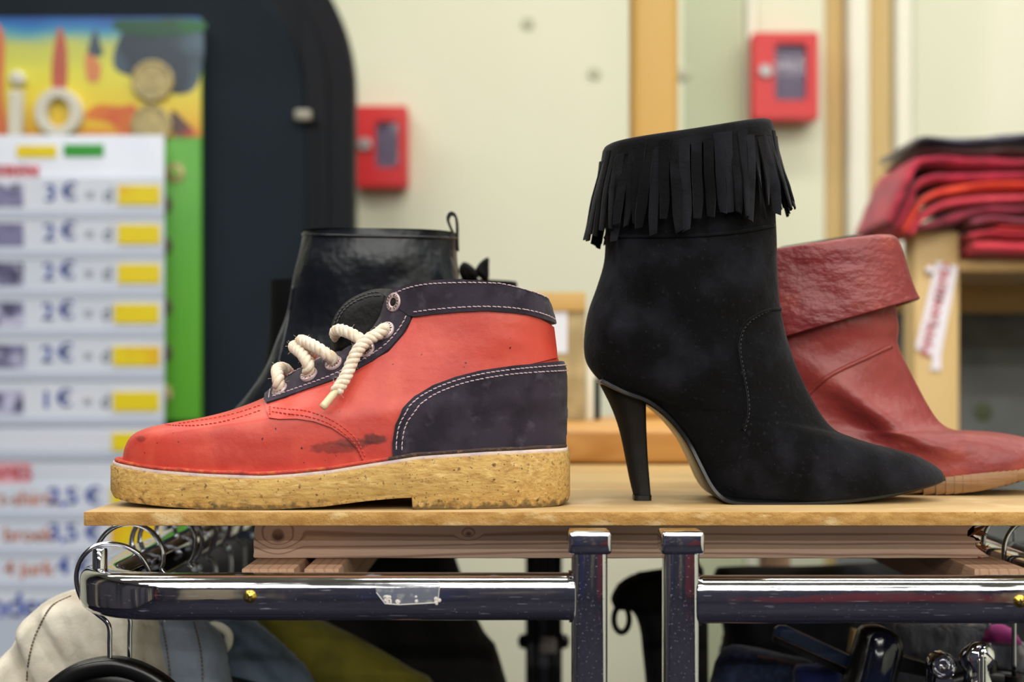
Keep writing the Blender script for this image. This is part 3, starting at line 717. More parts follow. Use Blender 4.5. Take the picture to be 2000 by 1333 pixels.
def rack(sgn, post0, post1, cap0, cap1, yt, yb, xout, label, cat='clothes rack'):
    t = thing('clothes_rack', (X((post0+post1)/2, .765), .7775, 0), label, cat, 'chrome clothes racks under the shelf')
    ztop = P(0, yt, .79).z; zbot = P(0, yb, .765).z; zc = (ztop+zbot)/2; hh = ztop-zbot
    xp0 = X(post0, .765); xp1 = X(post1, .765); yc = .7775; R = .047
    xs = xp0 if sgn < 0 else xp1
    path = [Vector((xs-sgn*.002, yc, zc))]
    xb = xout-sgn*R
    k = 16
    for i in range(1, k): path.append(Vector((xs+(xb-xs)*i/k, yc, zc)))
    for i in range(19):
        a = PI/2*i/18; path.append(Vector((xb+sgn*R*math.sin(a), yc+R-R*math.cos(a), zc)))
    for i in range(1, 9): path.append(Vector((xout, yc+R+(1.75-yc-R)*i/8, zc)))
    mb = MB(); sweep(mb, path, rrect(.024, hh, .0072, 6)); rail = mb.build('rail', m_chrome, t, True, 60)
    cx, cy = (xp0+xp1)/2, .765+(xp1-xp0)/2
    def post(cx, cy, zt):
        mb = MB(); sweep(mb, [Vector((cx, cy, .0)), Vector((cx, cy, zt))], rrect(xp1-xp0, xp1-xp0, .003, 4), up=Vector((0, 1, 0))); return mb.build('post', m_chrome2, t, True, 60)
    zt = P(0, 1040, .763).z
    post(cx, cy, zt-.003)
    post(xout, 1.752, zc-hh/2)
    c0 = X(cap0, .763); c1 = X(cap1, .763)
    mb = MB(); box(mb, c0, c1, .763, .763+(c1-c0), P(0, 1085, .763).z, zt, .0022, 4); mb.build('cap', m_chrome2, t, True, 60)
    mb = MB(); sweep(mb, [Vector((xs-sgn*.0008, yc, zc)), Vector((xs+sgn*.0016, yc, zc))], rrect(.0265, hh+.0025, .0085, 5)); mb.build('weld', m_clean, t, True, 60)
    return t, rail, zc, hh
xo1 = X(160, .82)+.012
rk1, rail1, zc1, hh1 = rack(-1, 1118, 1187, 1110, 1195, 1115, 1217, xo1, 'left chrome clothes rack with rounded corner, taped rail and pin')
rk2, rail2, zc2, hh2 = rack(1, 1299, 1367, 1292, 1377, 1120, 1223, .325, 'right chrome clothes rack, its rail smeared with white dust')
YF = .7655
def screw(t, px, py, rail):
    c = P(px, py, YF); mb = MB()
    lathe(mb, [(.0036, 0), (.0036, .0006), (.003, .0018), (.0016, .0026), (0, .0027)], c+Vector((0, .0004, 0)), (0, -1, 0), 18)
    o = mb.build('screw', m_brass, t, True, 50)
    mb = MB()
    for a in (.4, .4+PI/2):
        u = Vector((math.cos(a), 0, math.sin(a))); v = Vector((-u.z, 0, u.x)); q = c+Vector((0, -.0025, 0))
        mb.add([q+u*.002+v*.0004, q-u*.002+v*.0004, q-u*.002-v*.0004, q+u*.002-v*.0004], [(0, 1, 2, 3)])
    mb.build('screw_slot', M('slot', (60, 46, 16), .6), o, False)
screw(rk1, 488, 1166, rail1); screw(rk2, 1992, 1175, rail2)
# pin on the corner of the left rack
mb = MB(); c = P(195, 1118, .800); lathe(mb, [(.0042, -.004), (.0042, .0125), (.0036, .0135), (.0026, .0135), (.0024, .010), (0, .010)], c, (0, 0, 1), 20); mb.build('pin', m_clean, rk1, True, 40)
# torn clear label on the left rail, bent over its top edge
mb = MB(); out = [(731, 1140), (735, 1158), (752, 1180), (780, 1182), (820, 1180), (855, 1178), (858, 1150), (857, 1136)]
V, Fc, bd = cdt([Vector(p) for p in resample([(*p, 0) for p in out], 6, True)], 6)
def onrail(v, lift):
    q = P(v.x, v.y, YF-lift); zt_ = P(0, 1122, YF).z
    return q
sheet(mb, V, Fc, bd, [onrail(v, .0004)-Vector((0, .0000, 0)) for v in V], [onrail(v, .0001) for v in V]); o = mb.build('torn_label', m_tape, rk1, False); o['label'] = 'torn clear label stuck on rail'
mb = MB(); ed = [onrail(Vector((x, y, 0)), .0006) for x, y in out]
for a, b in zip(ed[1:-1], ed[2:]): tube(mb, resample([a, b], .002), .00022, 5)
rn = random.Random(4)
for k in range(24):
    x = 750+rn.random()*12 if k < 14 else rn.choice((780, 810, 854))+rn.uniform(-4, 4); y = 1172+rn.uniform(-6, 8)
    c = onrail(Vector((x, y, 0)), .0005); lathe(mb, [(.0007+rn.random()*.0006, 0), (.0004, .0002), (0, .0002)], c, (0, -1, 0), 7)
o = mb.build('label_residue', M('residue', (205, 200, 195), .7), rk1, False); o['kind'] = 'stuff'
# ------------------------------------------------------------ shoes: lofted uppers with panels laid on them
class Loft:
    """a stack of closed rings; each level runs from a back point to a front point of the side outline"""
    def __init__(s, levels, dc, nr=64, ns=6, px2=None):
        s.dc = dc
        L = catmull(levels, ns); s.rings = []; s.L = L
        for (bx, by, fx, fy, w, m, nb, nf, bow) in L:
            s.rings.append(s.ring(bx, by, fx, fy, w, m, nb, nf, bow, nr))
        s.nr = nr
    def ring(s, bx, by, fx, fy, w, m, nb, nf, bow, nr, shrink=0, drop=0):
        B = P(bx, by, s.dc); Fp = P(fx, fy, s.dc); D = Fp-B; l = D.length; u = D/l
        B = B+u*shrink; D = D-u*2*shrink; w = max(.001, w-shrink)
        C = B+D*m; out = []
        for i in range(nr):
            th = 2*PI*i/nr; c = -math.cos(th); sn = math.sin(th)
            e = nb if c < 0 else nf
            x = math.copysign(abs(c)**(2/e), c); y = math.copysign(abs(sn)**(2/e), sn)
            q = C+(D*m if x < 0 else D*(1-m))*x
            sx = (q-B).dot(D)/D.dot(D)
            q = Vector((q.x, s.dc-y*w, q.z+bow*4*sx*(1-sx)-drop)); out.append(q)
        return out
    def mesh(s, mb, disp=None, cap_bottom=True, cap_top=False):
        R = s.rings; nr = s.nr; vs = [v for r in R for v in r]
        if disp: vs = [disp(v) for v in vs]
        fs = []
        for k in range(len(R)-1):
            for i in range(nr): fs.append((k*nr+i, k*nr+(i+1) % nr, (k+1)*nr+(i+1) % nr, (k+1)*nr+i))
        if cap_bottom: fs.append(tuple((len(R)-1)*nr+i for i in range(nr)))
        if cap_top: fs.append(tuple(range(nr)))
        s.vs, s.fs = vs, fs
        s._bvh(); return mb.add(vs, fs)
    def _bvh(s):
        s.bvh = BVHTree.FromPolygons(s.vs, s.fs)
        nrm = [Vector() for _ in s.vs]
        cc = Vector((sum(v.x for v in s.vs)/len(s.vs), s.dc, sum(v.z for v in s.vs)/len(s.vs)))
        R = len(s.rings); nr = s.nr
        for k in range(R):
            ctr = sum(s.rings[k], Vector())/nr
            for i in range(nr):
                a = s.vs[k*nr+(i+1) % nr]-s.vs[k*nr+(i-1) % nr]; b = s.vs[min(R-1, k+1)*nr+i]-s.vs[max(0, k-1)*nr+i]
                n = a.cross(b)
                if n.length > 0: n.normalize()
                if n.dot(s.vs[k*nr+i]-ctr) < 0: n = -n
                nrm[k*nr+i] = n
        s.nrm = nrm
    def nat(s, hit, idx):
        f = s.fs[idx]
        if len(f) > 4: return Vector((0, -1, 0))
        ws = [1/((s.vs[i]-hit).length+1e-5) for i in f]
        n = Vector()
        for i, w_ in zip(f, ws): n += s.nrm[i]*w_
        return n.normalized()
    def cast(s, px, py, cen=None):
        o = Vector((0, 0, CZ)); p = Vector((px, py)); c = Vector(cen) if cen else None
        for k in range(80):
            d = (P(p.x, p.y, 1)-o).normalized()
            h = s.bvh.ray_cast(o, d)
            if h[0] is not None: return h[0], s.nat(h[0], h[2])
            if c is None: return None
            p = p+(c-p).normalized()*1.2
        return None
    def side(s, x, z, cen):
        p = Vector((x, z)); c = Vector(cen)
        for k in range(60):
            h = s.bvh.ray_cast(Vector((p.x, s.dc-.3, p.y)), Vector((0, 1, 0)))
            if h[0] is not None and h[0].y < s.dc+.004: return h[0], s.nat(h[0], h[2])
            p = p+(c-p).normalized()*.0006
        return None
    def lining(s, name, parent, m, th=.003, depth=.55):
        K = int(len(s.L)*depth); rr = [s.rings[0]]
        for k in range(0, K+1, 2):
            l = s.L[k]; rr.append(s.ring(*l, s.nr, shrink=th))
        nr = s.nr; vs = [v for r in rr for v in r]; fs = []
        for k in range(len(rr)-1):
            for i in range(nr): fs.append((k*nr+i, k*nr+(i+1) % nr, (k+1)*nr+(i+1) % nr, (k+1)*nr+i))
        fs.append(tuple((len(rr)-1)*nr+i for i in range(nr)))
        return MB().add(vs, fs).build(name, m, parent, True, 50)
def panel_on(lf, poly, off, th, name, m, parent, mirror=True, step=.0045, smooth=0, edge=None, ns=5, cen=None):
    pp = smoothpoly(poly, smooth) if smooth else [Vector(p) for p in poly]
    pp = resample([Vector((p[0], p[1])) for p in pp], 7, True)
    cx = sum(p.x for p in pp)/len(pp), sum(p.y for p in pp)/len(pp)
    if cen: cx = cen
    pts = []
    for p in pp:
        h = lf.cast(p.x, p.y, cx)
        if h: q = (h[0].x, h[0].z)
        else: continue
        if not pts or (Vector(q)-Vector(pts[-1])).length > .0006: pts.append(q)
    while (Vector(pts[0])-Vector(pts[-1])).length < .0006: pts.pop()
    V, Fc, bd = cdt(pts, step)
    c3 = P(cx[0], cx[1], lf.dc); cc = (c3.x, c3.z)
    fr = []; bk = []; ok = True
    for v in V:
        h = lf.side(v.x, v.y, cc)
        if not h: h = (Vector((v.x, lf.dc, v.y)), Vector((0, -1, 0)))
        fr.append(h[0]+h[1]*(off+th)); bk.append(h[0]+h[1]*(off-.0008))
    mb = MB(); mi = [0]
    sheet(mb, V, Fc, bd, fr, bk)
    if mirror:
        mr = lambda q: Vector((q.x, 2*lf.dc-q.y, q.z))
        sheet(mb, V, [tuple(reversed(f)) for f in Fc], [(b, a) for a, b in bd], [mr(q) for q in fr], [mr(q) for q in bk])
    o = mb.build(name, m, parent, True, 50)
    return o
def stitches(lf, line, off, name, m, parent, pitch=.0029, ln=.0025, r=.00036, mirror=True, cen=None, mb=None, tilt=.12):
    own = mb is None
    if own: mb = MB()
    pts = []
    for p in resample([Vector((p[0], p[1], 0)) for p in catmull([(*p,) for p in line], 8)], 2):
        h = lf.cast(p.x, p.y, cen)
        if h: pts.append((h[0]+h[1]*off, h[1]))
    acc = 0; last = None; st = []
    for (a, na), (b, nb) in zip(pts, pts[1:]):
        acc += (b-a).length
        if acc >= pitch: st.append((b, (b-a).normalized(), nb)); acc -= pitch
    for q, t, n in st:
        t = (t+t.cross(n)*tilt).normalized()
        path = [q-t*ln*.5-n*r*.9, q-t*ln*.3+n*r*.2, q+n*r*.45, q+t*ln*.3+n*r*.2, q+t*ln*.5-n*r*.9]
        rad = [.5, 1, 1.05, 1, .5]
        sweep(mb, path, lambda i: circ(r*rad[i], 6))
        if mirror:
            sweep(mb, [Vector((p.x, 2*lf.dc-p.y, p.z)) for p in path], lambda i: circ(r*rad[i], 5))
    if own:
        o = mb.build(name, m, parent); o['kind'] = 'stuff'; return o
def interp(tab, x):
    if x <= tab[0][0]: return tab[0][1]
    for (a, ya), (b, yb) in zip(tab, tab[1:]):
        if x <= b:
            t = (x-a)/(b-a); return ya+(yb-ya)*t
    return tab[-1][1]

# ---------------------------------------------- the red lace-up shoe
KD = .855
kick = thing('lace_up_shoe', (X(668, KD), KD, BOARD), 'red leather lace-up shoe with dark suede collar and thick crepe sole', 'shoe')
m_rl = M('red_leather', (198, 68, 54), .42, var=(((182, 56, 47), 25, .4, .7), ((206, 82, 64), 60, .5, .75), ((90, 26, 20), 330, .77, .785, 1)), bumps=((1400, .12), (260, .06, 4), (45, .05)))
for c_, r_, s_ in (((X(732, .815), -.04, P(0, 858, .815).z-BOARD), (.0085, .02, .0035), .85), ((X(655, .812), -.045, P(0, 876, .812).z-BOARD), (.017, .02, .0035), .55), ((X(690, .812), -.045, P(0, 865, .812).z-BOARD), (.012, .02, .003), .6), ((X(288, .84), -.02, P(0, 856, .84).z-BOARD), (.005, .02, .002), .5)):
    blot(m_rl, (c_[0]-X(668, KD), c_[1], c_[2]), r_, (80, 30, 26), s_, 250, .5)
m_su = M('dark_suede', (52, 45, 57), .9, spec=.25, var=(((36, 31, 41), 60, .42, .65, 4), ((74, 67, 80), 110, .58, .8, 5)), bumps=((1600, .25), (500, .15, 4)), sheen=.25)
m_thread = M('mauve_thread', (190, 168, 176), .7, bumps=((3000, .3),))
m_redthread = M('red_thread', (196, 52, 46), .6)
m_crepe = M('crepe_rubber', (186, 150, 84), .75, var=(((158, 118, 58), 520, .42, .68, 5, (.16, 1, 1)), ((208, 178, 116), 420, .56, .76, 5, (.2, 1, 1)), ((92, 66, 34), 300, .63, .72, 5), ((44, 34, 24), 760, .655, .72, 3)), bumps=((900, .6, 5, (.5, 1, 1)), (300, .2)))
def grime(m, z0, z1, col, ns=260):
    # ragged trodden-in dirt along the bottom edge of the sole
    nt = m.node_tree; N = nt.nodes; Lk = nt.links; sk = base_socket(m); src = sk.links[0].from_socket
    tc = N.new('ShaderNodeTexCoord'); sp = N.new('ShaderNodeSeparateXYZ'); Lk.new(tc.outputs['Object'], sp.inputs[0])
    r = N.new('ShaderNodeMapRange'); r.inputs['From Min'].default_value = z1; r.inputs['From Max'].default_value = z0; r.clamp = False; Lk.new(sp.outputs['Z'], r.inputs['Value'])
    n = N.new('ShaderNodeTexNoise'); n.inputs['Scale'].default_value = ns; n.inputs['Detail'].default_value = 6; Lk.new(tc.outputs['Object'], n.inputs['Vector'])
    a = N.new('ShaderNodeMath'); a.operation = 'MULTIPLY_ADD'; a.inputs[1].default_value = 2.2; Lk.new(n.outputs['Fac'], a.inputs[0]); Lk.new(r.outputs[0], a.inputs[2])
    q = N.new('ShaderNodeMapRange'); q.inputs['From Min'].default_value = 1.5; q.inputs['From Max'].default_value = 2.1; q.inputs['To Max'].default_value = .8; Lk.new(a.outputs[0], q.inputs['Value'])
    x = N.new('ShaderNodeMix'); x.data_type = 'RGBA'; Lk.new(q.outputs[0], x.inputs['Factor']); Lk.new(src, x.inputs['A']); x.inputs['B'].default_value = (*lin(col), 1); Lk.new(x.outputs['Result'], sk)
grime(m_crepe, .001, .0075, (70, 54, 34))
m_crepeb = M('crepe_bottom', (96, 72, 40), .85, var=(((50, 40, 28), 200, .4, .6, 4),), bumps=((300, .9, 5),))
m_welt = M('welt_red', (188, 62, 46), .75, var=(((196, 104, 52), 260, .52, .68, 5), ((150, 40, 32), 90, .5, .7)), bumps=((500, .5),))
m_mid = M('midsole_white', (226, 206, 196), .8, var=(((190, 170, 190), 90, .5, .75, 4), ((150, 110, 80), 200, .66, .74)), bumps=((500, .4),))
m_blk = M('black_lining', (10, 10, 12), .8)
kl = [  # bx, by, fx, fy, w, m, nb, nf, bow
    (1064, 590, 757, 573, .034, .45, 2.6, 2.2, .0085),
    (1070, 604, 750, 592, .0345, .45, 2.6, 2.2, .0075),
    (1077, 630, 738, 622, .035, .45, 2.6, 2.1, .0045),
    (1081, 655, 716, 650, .0355, .46, 2.6, 2.1, .003),
    (1084, 680, 672, 684, .036, .47, 2.7, 2.1, .002),
    (1090, 700, 616, 714, .0365, .49, 2.7, 2.1, .001),
    (1097, 718, 556, 746, .0375, .52, 2.8, 2.15, 0),
    (1099, 735, 520, 775, .0385, .55, 2.8, 2.2, 0),
    (1100, 750, 460, 799, .0395, .57, 2.8, 2.25, 0),
    (1100, 765, 400, 815, .041, .60, 2.8, 2.3, 0),
    (1100, 780, 335, 826, .0425, .63, 2.8, 2.4, 0),
    (1100, 795, 290, 836, .0432, .65, 2.55, 2.5, -.001),
    (1100, 815, 264, 850, .0437, .65, 2.5, 2.6, -.002),
    (1099, 835, 252, 868, .044, .65, 2.45, 2.6, -.004),
    (1098, 860, 247, 888, .044, .65, 2.4, 2.6, -.0055),
    (1096, 890, 247, 908, .0435, .65, 2.4, 2.6, -.007)]
KL = Loft(kl, KD, 80, 6)
def kdisp(v):
    # soft creases over the flex zone and the ankle
    x = 1000+v.x/KD*F; y = HOR+(CZ-v.z)/KD*F
    a = math.exp(-((x-540)/90)**2-((y-880)/45)**2); b = math.exp(-((x-1020)/70)**2-((y-665)/35)**2)
    n = noise.noise(Vector((v.x*55+v.z*45, v.y*20, v.z*60)))*.0016*a+noise.noise(Vector((v.x*60, v.y*40, v.z*190)))*.0011*b
    n += noise.noise(v*28)*.0006
    d = Vector((0, v.y-KD, 0)); 
    if d.length > 1e-6: d.normalize()
    return v+d*n
mb = MB(); KL.mesh(mb, kdisp); uo = mb.build('upper', [m_rl, m_su], kick)
for p in uo.data.polygons:
    if p.index < 80*7: p.material_index = 1
KL.lining('lining', kick, m_blk, .0035, .4)
# sole
topz = [(222, P(0, 905, .855).z), (240, P(0, 908, .85).z), (330, P(0, 924, .82).z), (430, P(0, 932, .812).z), (540, P(0, 936, .81).z), (640, P(0, 929, .81).z), (740, P(0, 911, .815).z), (830, P(0, 896, .82).z), (950, P(0, 889, .82).z), (1060, P(0, 884, .83).z), (1113, P(0, 880, .855).z)]
botz = [(222, BOARD+.0082), (240, BOARD+.0048), (280, BOARD+.0030), (360, BOARD+.0012), (440, BOARD+.0002), (540, BOARD+.0002), (640, BOARD+.0016), (730, BOARD+.0052), (790, BOARD+.0068), (815, BOARD+.0070), (816.5, BOARD+.0001), (1075, BOARD+.0001), (1100, BOARD+.001), (1113, BOARD+.003)]
def sole_ring(x0, x1, w, m, nb, nf, n=150):
    out = []
    l = x1-x0
    for i in range(n):
        th = 2*PI*i/n; c = math.cos(th); sn = math.sin(th); e = nf if c < 0 else nb
        x = math.copysign(abs(c)**(2/e), c); y = math.copysign(abs(sn)**(2/e), sn)
        q = x0+l*m+(l*m*x if x < 0 else l*(1-m)*x)
        waist = 1-.025*max(0, min(1, (q-620)/250))
        out.append((q, y*w*waist))
    # extra points at the breast of the heel
    res = []
    for a, b in zip(out, out[1:]+out[:1]):
        res.append(a)
        for xc in (815, 816.5):
            if (a[0]-xc)*(b[0]-xc) < 0:
                t = (xc-a[0])/(b[0]-a[0]); res.append((xc, a[1]+(b[1]-a[1])*t))
    res2 = []
    for i, a in enumerate(res):
        res2.append(a)
    return sorted(res2, key=lambda p: 0) if False else res2
def ordered(ring):
    cx = 668
    return sorted(ring, key=lambda p: math.atan2(p[1]*2500, p[0]-cx))
def layer(mb, ring, zt, zb, bev, gx=1.0):
    """solid between two height tables over a plan outline given in (pixel column, offset)"""
    n = len(ring)
    def pt(q, k, zf): return Vector(((X(668+(q[0]-668)*k, KD)), KD+q[1]*(1-(1-k)*3), zf(q[0])))
    rings = [[pt(q, 1-bev, zt) for q in ring], [pt(q, 1, lambda x: zt(x)-.0006) for q in ring], [pt(q, 1, lambda x: zb(x)+min(.002, (zt(x)-zb(x))*.3)) for q in ring], [pt(q, 1-bev*1.5, zb) for q in ring]]
    vs = [v for r in rings for v in r]; fs = []
    for k in range(3):
        for i in range(n): fs.append((k*n+i, k*n+(i+1) % n, (k+1)*n+(i+1) % n, (k+1)*n+i))
    # caps as strips between mirrored points
    for k in (0, 3):
        c = len(vs); cols = sorted(range(n), key=lambda i: ring[i][0])
        up = [i for i in cols if ring[i][1] >= 0]; dn = [i for i in cols if ring[i][1] < 0]
        i = j = 0
        while i < len(up)-1 or j < len(dn)-1:
            if j >= len(dn)-1 or (i < len(up)-1 and ring[up[i+1]][0] <= ring[dn[j+1]][0]):
                fs.append((k*n+up[i], k*n+up[i+1], k*n+dn[j])); i += 1
            else:
                fs.append((k*n+dn[j], k*n+dn[j+1], k*n+up[i])); j += 1
    return mb.add(vs, fs)
ring = ordered(sole_ring(222, 1113, .0475, .42, 2.9, 2.5, 160))
mb = MB(); layer(mb, ring, lambda x: interp(topz, x), lambda x: interp(botz, x), .004); so = mb.build('crepe_sole', m_crepe, kick, True, 50)
ring2 = ordered(sole_ring(226, 1110, .0463, .42, 2.9, 2.5, 120))
mb = MB(); layer(mb, ring2, lambda x: interp(topz, x)+.0021, lambda x: interp(topz, x)-.0004, .002); mb.build('midsole_edge', m_mid, kick, True, 50)
ring3 = ordered(sole_ring(230, 1107, .0472, .42, 2.9, 2.55, 120))
m_rand = M('welt_two', (214, 70, 40), .7)
mb = MB(); layer(mb, ring3, lambda x: interp(topz, x)+.0040+.0006*noise.noise(Vector((x*.03, 0, 0))), lambda x: interp(topz, x)+.0020, .003)
wo = mb.build('welt', [m_welt, M('rand_dark', (62, 46, 40), .85, var=(((110, 84, 64), 300, .55, .7),), bumps=((600, .6),))], kick, True, 50)
xb = X(765, .82)-X(668, KD)
for p in wo.data.polygons:
    if p.center.x > xb: p.material_index = 1
# red quarter over the vamp, its curved front seam
q_poly = [(519, 790), (521, 806), (526, 818), (545, 820), (580, 819), (615, 824), (648, 836), (678, 856), (700, 880), (711, 903), (714, 934), (775, 925), (790, 830), (840, 775), (920, 740), (1000, 720), (1085, 700), (1083, 680), (1078, 640), (1050, 622), (1000, 606), (900, 606), (810, 618), (795, 650), (760, 690), (690, 728), (600, 762)]
panel_on(KL, q_poly, .0003, .0011, 'quarter', m_rl, kick, True, .0042, cen=(760, 790))
e_poly = [(518, 787), (523, 793), (560, 781), (600, 765), (650, 747), (692, 729), (730, 708), (763, 684), (788, 655), (803, 630), (806, 618), (780, 602), (752, 577), (748, 590), (738, 616), (722, 640), (690, 662), (655, 684), (620, 704), (585, 723), (548, 741), (530, 758), (521, 775)]
panel_on(KL, e_poly, .0012, .0013, 'eyestay', m_su, kick, True, .0042, cen=(690, 700))
c_poly = [(756, 577), (780, 566), (810, 556), (850, 551), (900, 548.5), (950, 549), (1000, 552), (1035, 560), (1058, 574), (1067, 592), (1074, 612), (1079, 634), (1060, 626), (1030, 617), (1000, 612), (950, 608), (900, 610), (850, 615), (812, 621), (803, 619), (780, 601)]
panel_on(KL, c_poly, .0012, .0018, 'collar', m_su, kick, True, .0042, cen=(900, 585))
h_poly = [(767, 900), (766, 865), (772, 830), (786, 800), (810, 776), (845, 754), (890, 737), (940, 724), (1000, 715), (1060, 710), (1110, 708), (1112, 760), (1112, 820), (1110, 900), (1000, 912), (880, 914), (768, 912)]
panel_on(KL, h_poly, .0012, .0016, 'heel_counter', m_su, kick, True, .0042, cen=(950, 810))
off = lambda line, dx, dy: [(x+dx, y+dy) for x, y in line]
hc = h_poly[1:11]
st = MB()
for l_, o_ in (([(775, 886), (774, 866), (779, 834), (793, 805), (815, 782), (848, 761), (892, 744), (942, 731), (1000, 722), (1050, 718), (1098, 716)], .0029),
               ([(786, 886), (785, 868), (790, 838), (803, 812), (824, 790), (855, 769), (896, 752), (944, 740), (1000, 731), (1050, 727), (1098, 725)], .0029),
               ([(774, 578), (800, 566), (830, 558.5), (870, 555), (920, 554), (970, 555.5), (1010, 559), (1038, 568), (1056, 581), (1064, 592)], .0031),
               ([(806, 613), (850, 606), (900, 601.5), (950, 600), (1000, 603), (1036, 610), (1062, 619), (1074, 626)], .0031),
               ([(529, 784), (560, 773), (600, 757), (650, 738), (690, 719), (725, 699), (757, 676), (780, 650), (794, 628), (797, 618)], .0026),
               ([(528, 786), (530, 776), (533, 768)], .0026),
               ([(757, 584), (752, 600), (743, 621), (727, 645), (694, 668), (660, 689), (620, 711), (585, 730), (560, 741)], .0026)):
    stitches(KL, l_, o_, '', m_thread, kick, cen=(760, 700), mb=st)
o = st.build('stitching', m_thread, kick); o['kind'] = 'stuff'; o['label'] = 'pale mauve stitching'
st = MB()
qs = [(530, 800), (560, 803), (600, 806), (640, 817), (672, 836), (697, 860), (712, 890)]
for dx, dy in ((0, 0), (-3, 8)):
    stitches(KL, off(qs, dx, dy), .0014, '', m_redthread, kick, cen=(620, 760), mb=st, ln=.0018, pitch=.0025, r=.0004)
stitches(KL, [(528, 795), (528, 812)], .0014, '', m_redthread, kick, cen=(620, 760), mb=st, ln=.0018, pitch=.0025, r=.0004)
for l_ in ([(515, 800), (470, 815), (430, 825), (390, 831), (350, 832), (322, 830)], [(515, 790), (470, 805), (430, 815), (390, 822), (350, 828)]):
    stitches(KL, l_, .0002, '', m_redthread, kick, cen=(500, 860), mb=st, ln=.0018, pitch=.0026, r=.0003)
o = st.build('vamp_stitching', m_redthread, kick); o['kind'] = 'stuff'
# tongue
m_tng = M('tongue_leather', (9, 10, 12), .6, spec=.25, bumps=((500, .2), (60, .2)))
tp = smoothpoly([(655, 700), (648, 670), (648, 640), (658, 614), (676, 592), (700, 577), (728, 567), (752, 565), (775, 572), (775, 610), (750, 660), (700, 700)], 4)
tp = resample([Vector((p[0], p[1])) for p in tp], 6, True); V, Fc, bd = cdt(tp, 7)
def tng(v, th):
    e = min(1, edgedist(v.x, v.y, tp)/26); q = P(v.x, v.y, KD); return q+Vector((0, -.016+.012*(1-e)**2+th, 0))
mb = MB(); sheet(mb, V, Fc, bd, [tng(v, 0) for v in V], [tng(v, .004) for v in V]); to = mb.build('tongue', m_tng, kick, True, 60)
class Flat:      # lets stitches() work on the tongue
    dc = KD
    def cast(s, px, py, cen=None):
        return tng(Vector((px, py)), 0), Vector((0, -1, 0))
for sc in (.90, .80):
    l_ = [(712+(x-712)*sc, 640+(y-640)*sc) for x, y in ((648, 660), (649, 640), (658, 614), (676, 592), (700, 577), (728, 567), (752, 565))]
    stitches(Flat(), l_, .0004, 'tongue_stitching', M('dark_thread', (64, 62, 66), .7), to, mirror=False, pitch=.0026)
# eyelets with stamped lettering
m_eye = M('eyelet_metal', (222, 196, 196), .4, .45, bumps=((400, .1),)); m_ink = M('stamp_ink', (40, 28, 30), .6); m_holeb = M('eyelet_hole', (14, 10, 10), .9)
eyes = [(775, 592, .00565), (758, 650, .0056), (719, 688, .0054), (655, 716, .0054), (607, 738, .0054), (551, 767, .0052)]
eyec = []
for i, (ex, ey, er) in enumerate(eyes):
    h = KL.cast(ex, ey, (690, 720)); c = h[0]+h[1]*.0026; n = h[1]
    eyec.append((c, n))
    mb = MB(); k = er/.0056
    lathe(mb, [(er, -.0012), (er, .0004), (er*.95, .0009), (er*.85, .0011), (er*.55, .0011), (er*.46, .0008), (er*.42, .0001), (er*.42, -.001)], c, n, 32)
    eo = mb.build('eyelet', m_eye, kick, True, 40)
    mb = MB(); lathe(mb, [(er*.44, 0), (0, .0001)], c+n*.0004, n, 20); mb.build('eyelet_hole', m_holeb, eo)
    side = Vector((0, 0, 1)).cross(n); ux_ = (Vector((1, 0, 0))-n*n.x).normalized(); uy_ = n.cross(ux_)
    if uy_.z < 0: uy_ = -uy_
    mb = MB(); s_ = 'KICKERS\u00b7KICKERS\u00b7'; a0 = 1.15+i*.8
    for j, ch in enumerate(s_):
        a = a0-2*PI*j/len(s_); rd = ux_*math.cos(a)+uy_*math.sin(a); tg = ux_*math.sin(a)-uy_*math.cos(a)
        vs_, fs_ = text_geo(ch, .0027)
        q = c+n*.00122+rd*er*.70
        for kx in (-.00006, .00006): mb.add([q+tg*(v.x*.86+kx)+rd*v.y for v in vs_], fs_)
    mb.build('stamped_lettering', m_ink, eo, False)
# laces
m_lace = M('lace_cotton', (226, 212, 194), .9, var=(((206, 180, 150), 260, .45, .7, 4), ((238, 226, 206), 120, .5, .7)), bumps=((1800, .6, 4),), sheen=.3)
m_agl = M('aglet', (226, 206, 168), .35)
rn = random.Random(9)
def lace(pts, name='lace', R=.0036):
    """pts: (px, py, depth) control points"""
    path = [Vector(p) for p in catmull([tuple(P(*p)) for p in pts], 10)]; path = resample(path, .0009)
    mb = MB(); rope(mb, path, R, .0105); lo_ = mb.build(name, m_lace, kick)
    fz = MB()
    for k in range(90):
        i = rn.randrange(len(path)); d_ = Vector((rn.gauss(0, 1), rn.gauss(0, 1), rn.gauss(0, 1))).normalized(); a = path[i]+d_*R*.8
        e = Vector((rn.gauss(0, 1), rn.gauss(0, 1), rn.gauss(0, 1)))*.0012
        b = a+(d_*1.0)*rn.uniform(.0008, .0026)+e
        sweep(fz, [a, (a+b)/2+e*.3, b], circ(.00007, 3), False)
    fo = fz.build('fuzz', m_lace, lo_); fo['kind'] = 'stuff'
    return lo_
E = [c for c, n in eyec]
ed = lambda i, ddx=0: (1000+E[i].x/E[i].y*F, HOR+(CZ-E[i].z)/E[i].y*F, E[i].y)
a = ed(5); lace([(a[0]+1, a[1]+3, a[2]+.004), (a[0]-2, a[1]-10, a[2]-.002), (543, 738, a[2]-.001), (541, 724, a[2]+.006), (549, 719, a[2]+.014), (560, 724, a[2]+.021), (566, 738, a[2]+.028), (568, 752, a[2]+.033)])
a = ed(4); lace([(a[0]+1, a[1]+4, a[2]+.004), (a[0]-1, a[1]-8, a[2]-.002), (602, 712, a[2]-.003), (590, 692, a[2]+.001), (576, 680, a[2]+.008), (577, 677, a[2]+.016), (590, 687, a[2]+.024), (603, 702, a[2]+.030), (612, 724, a[2]+.034)])
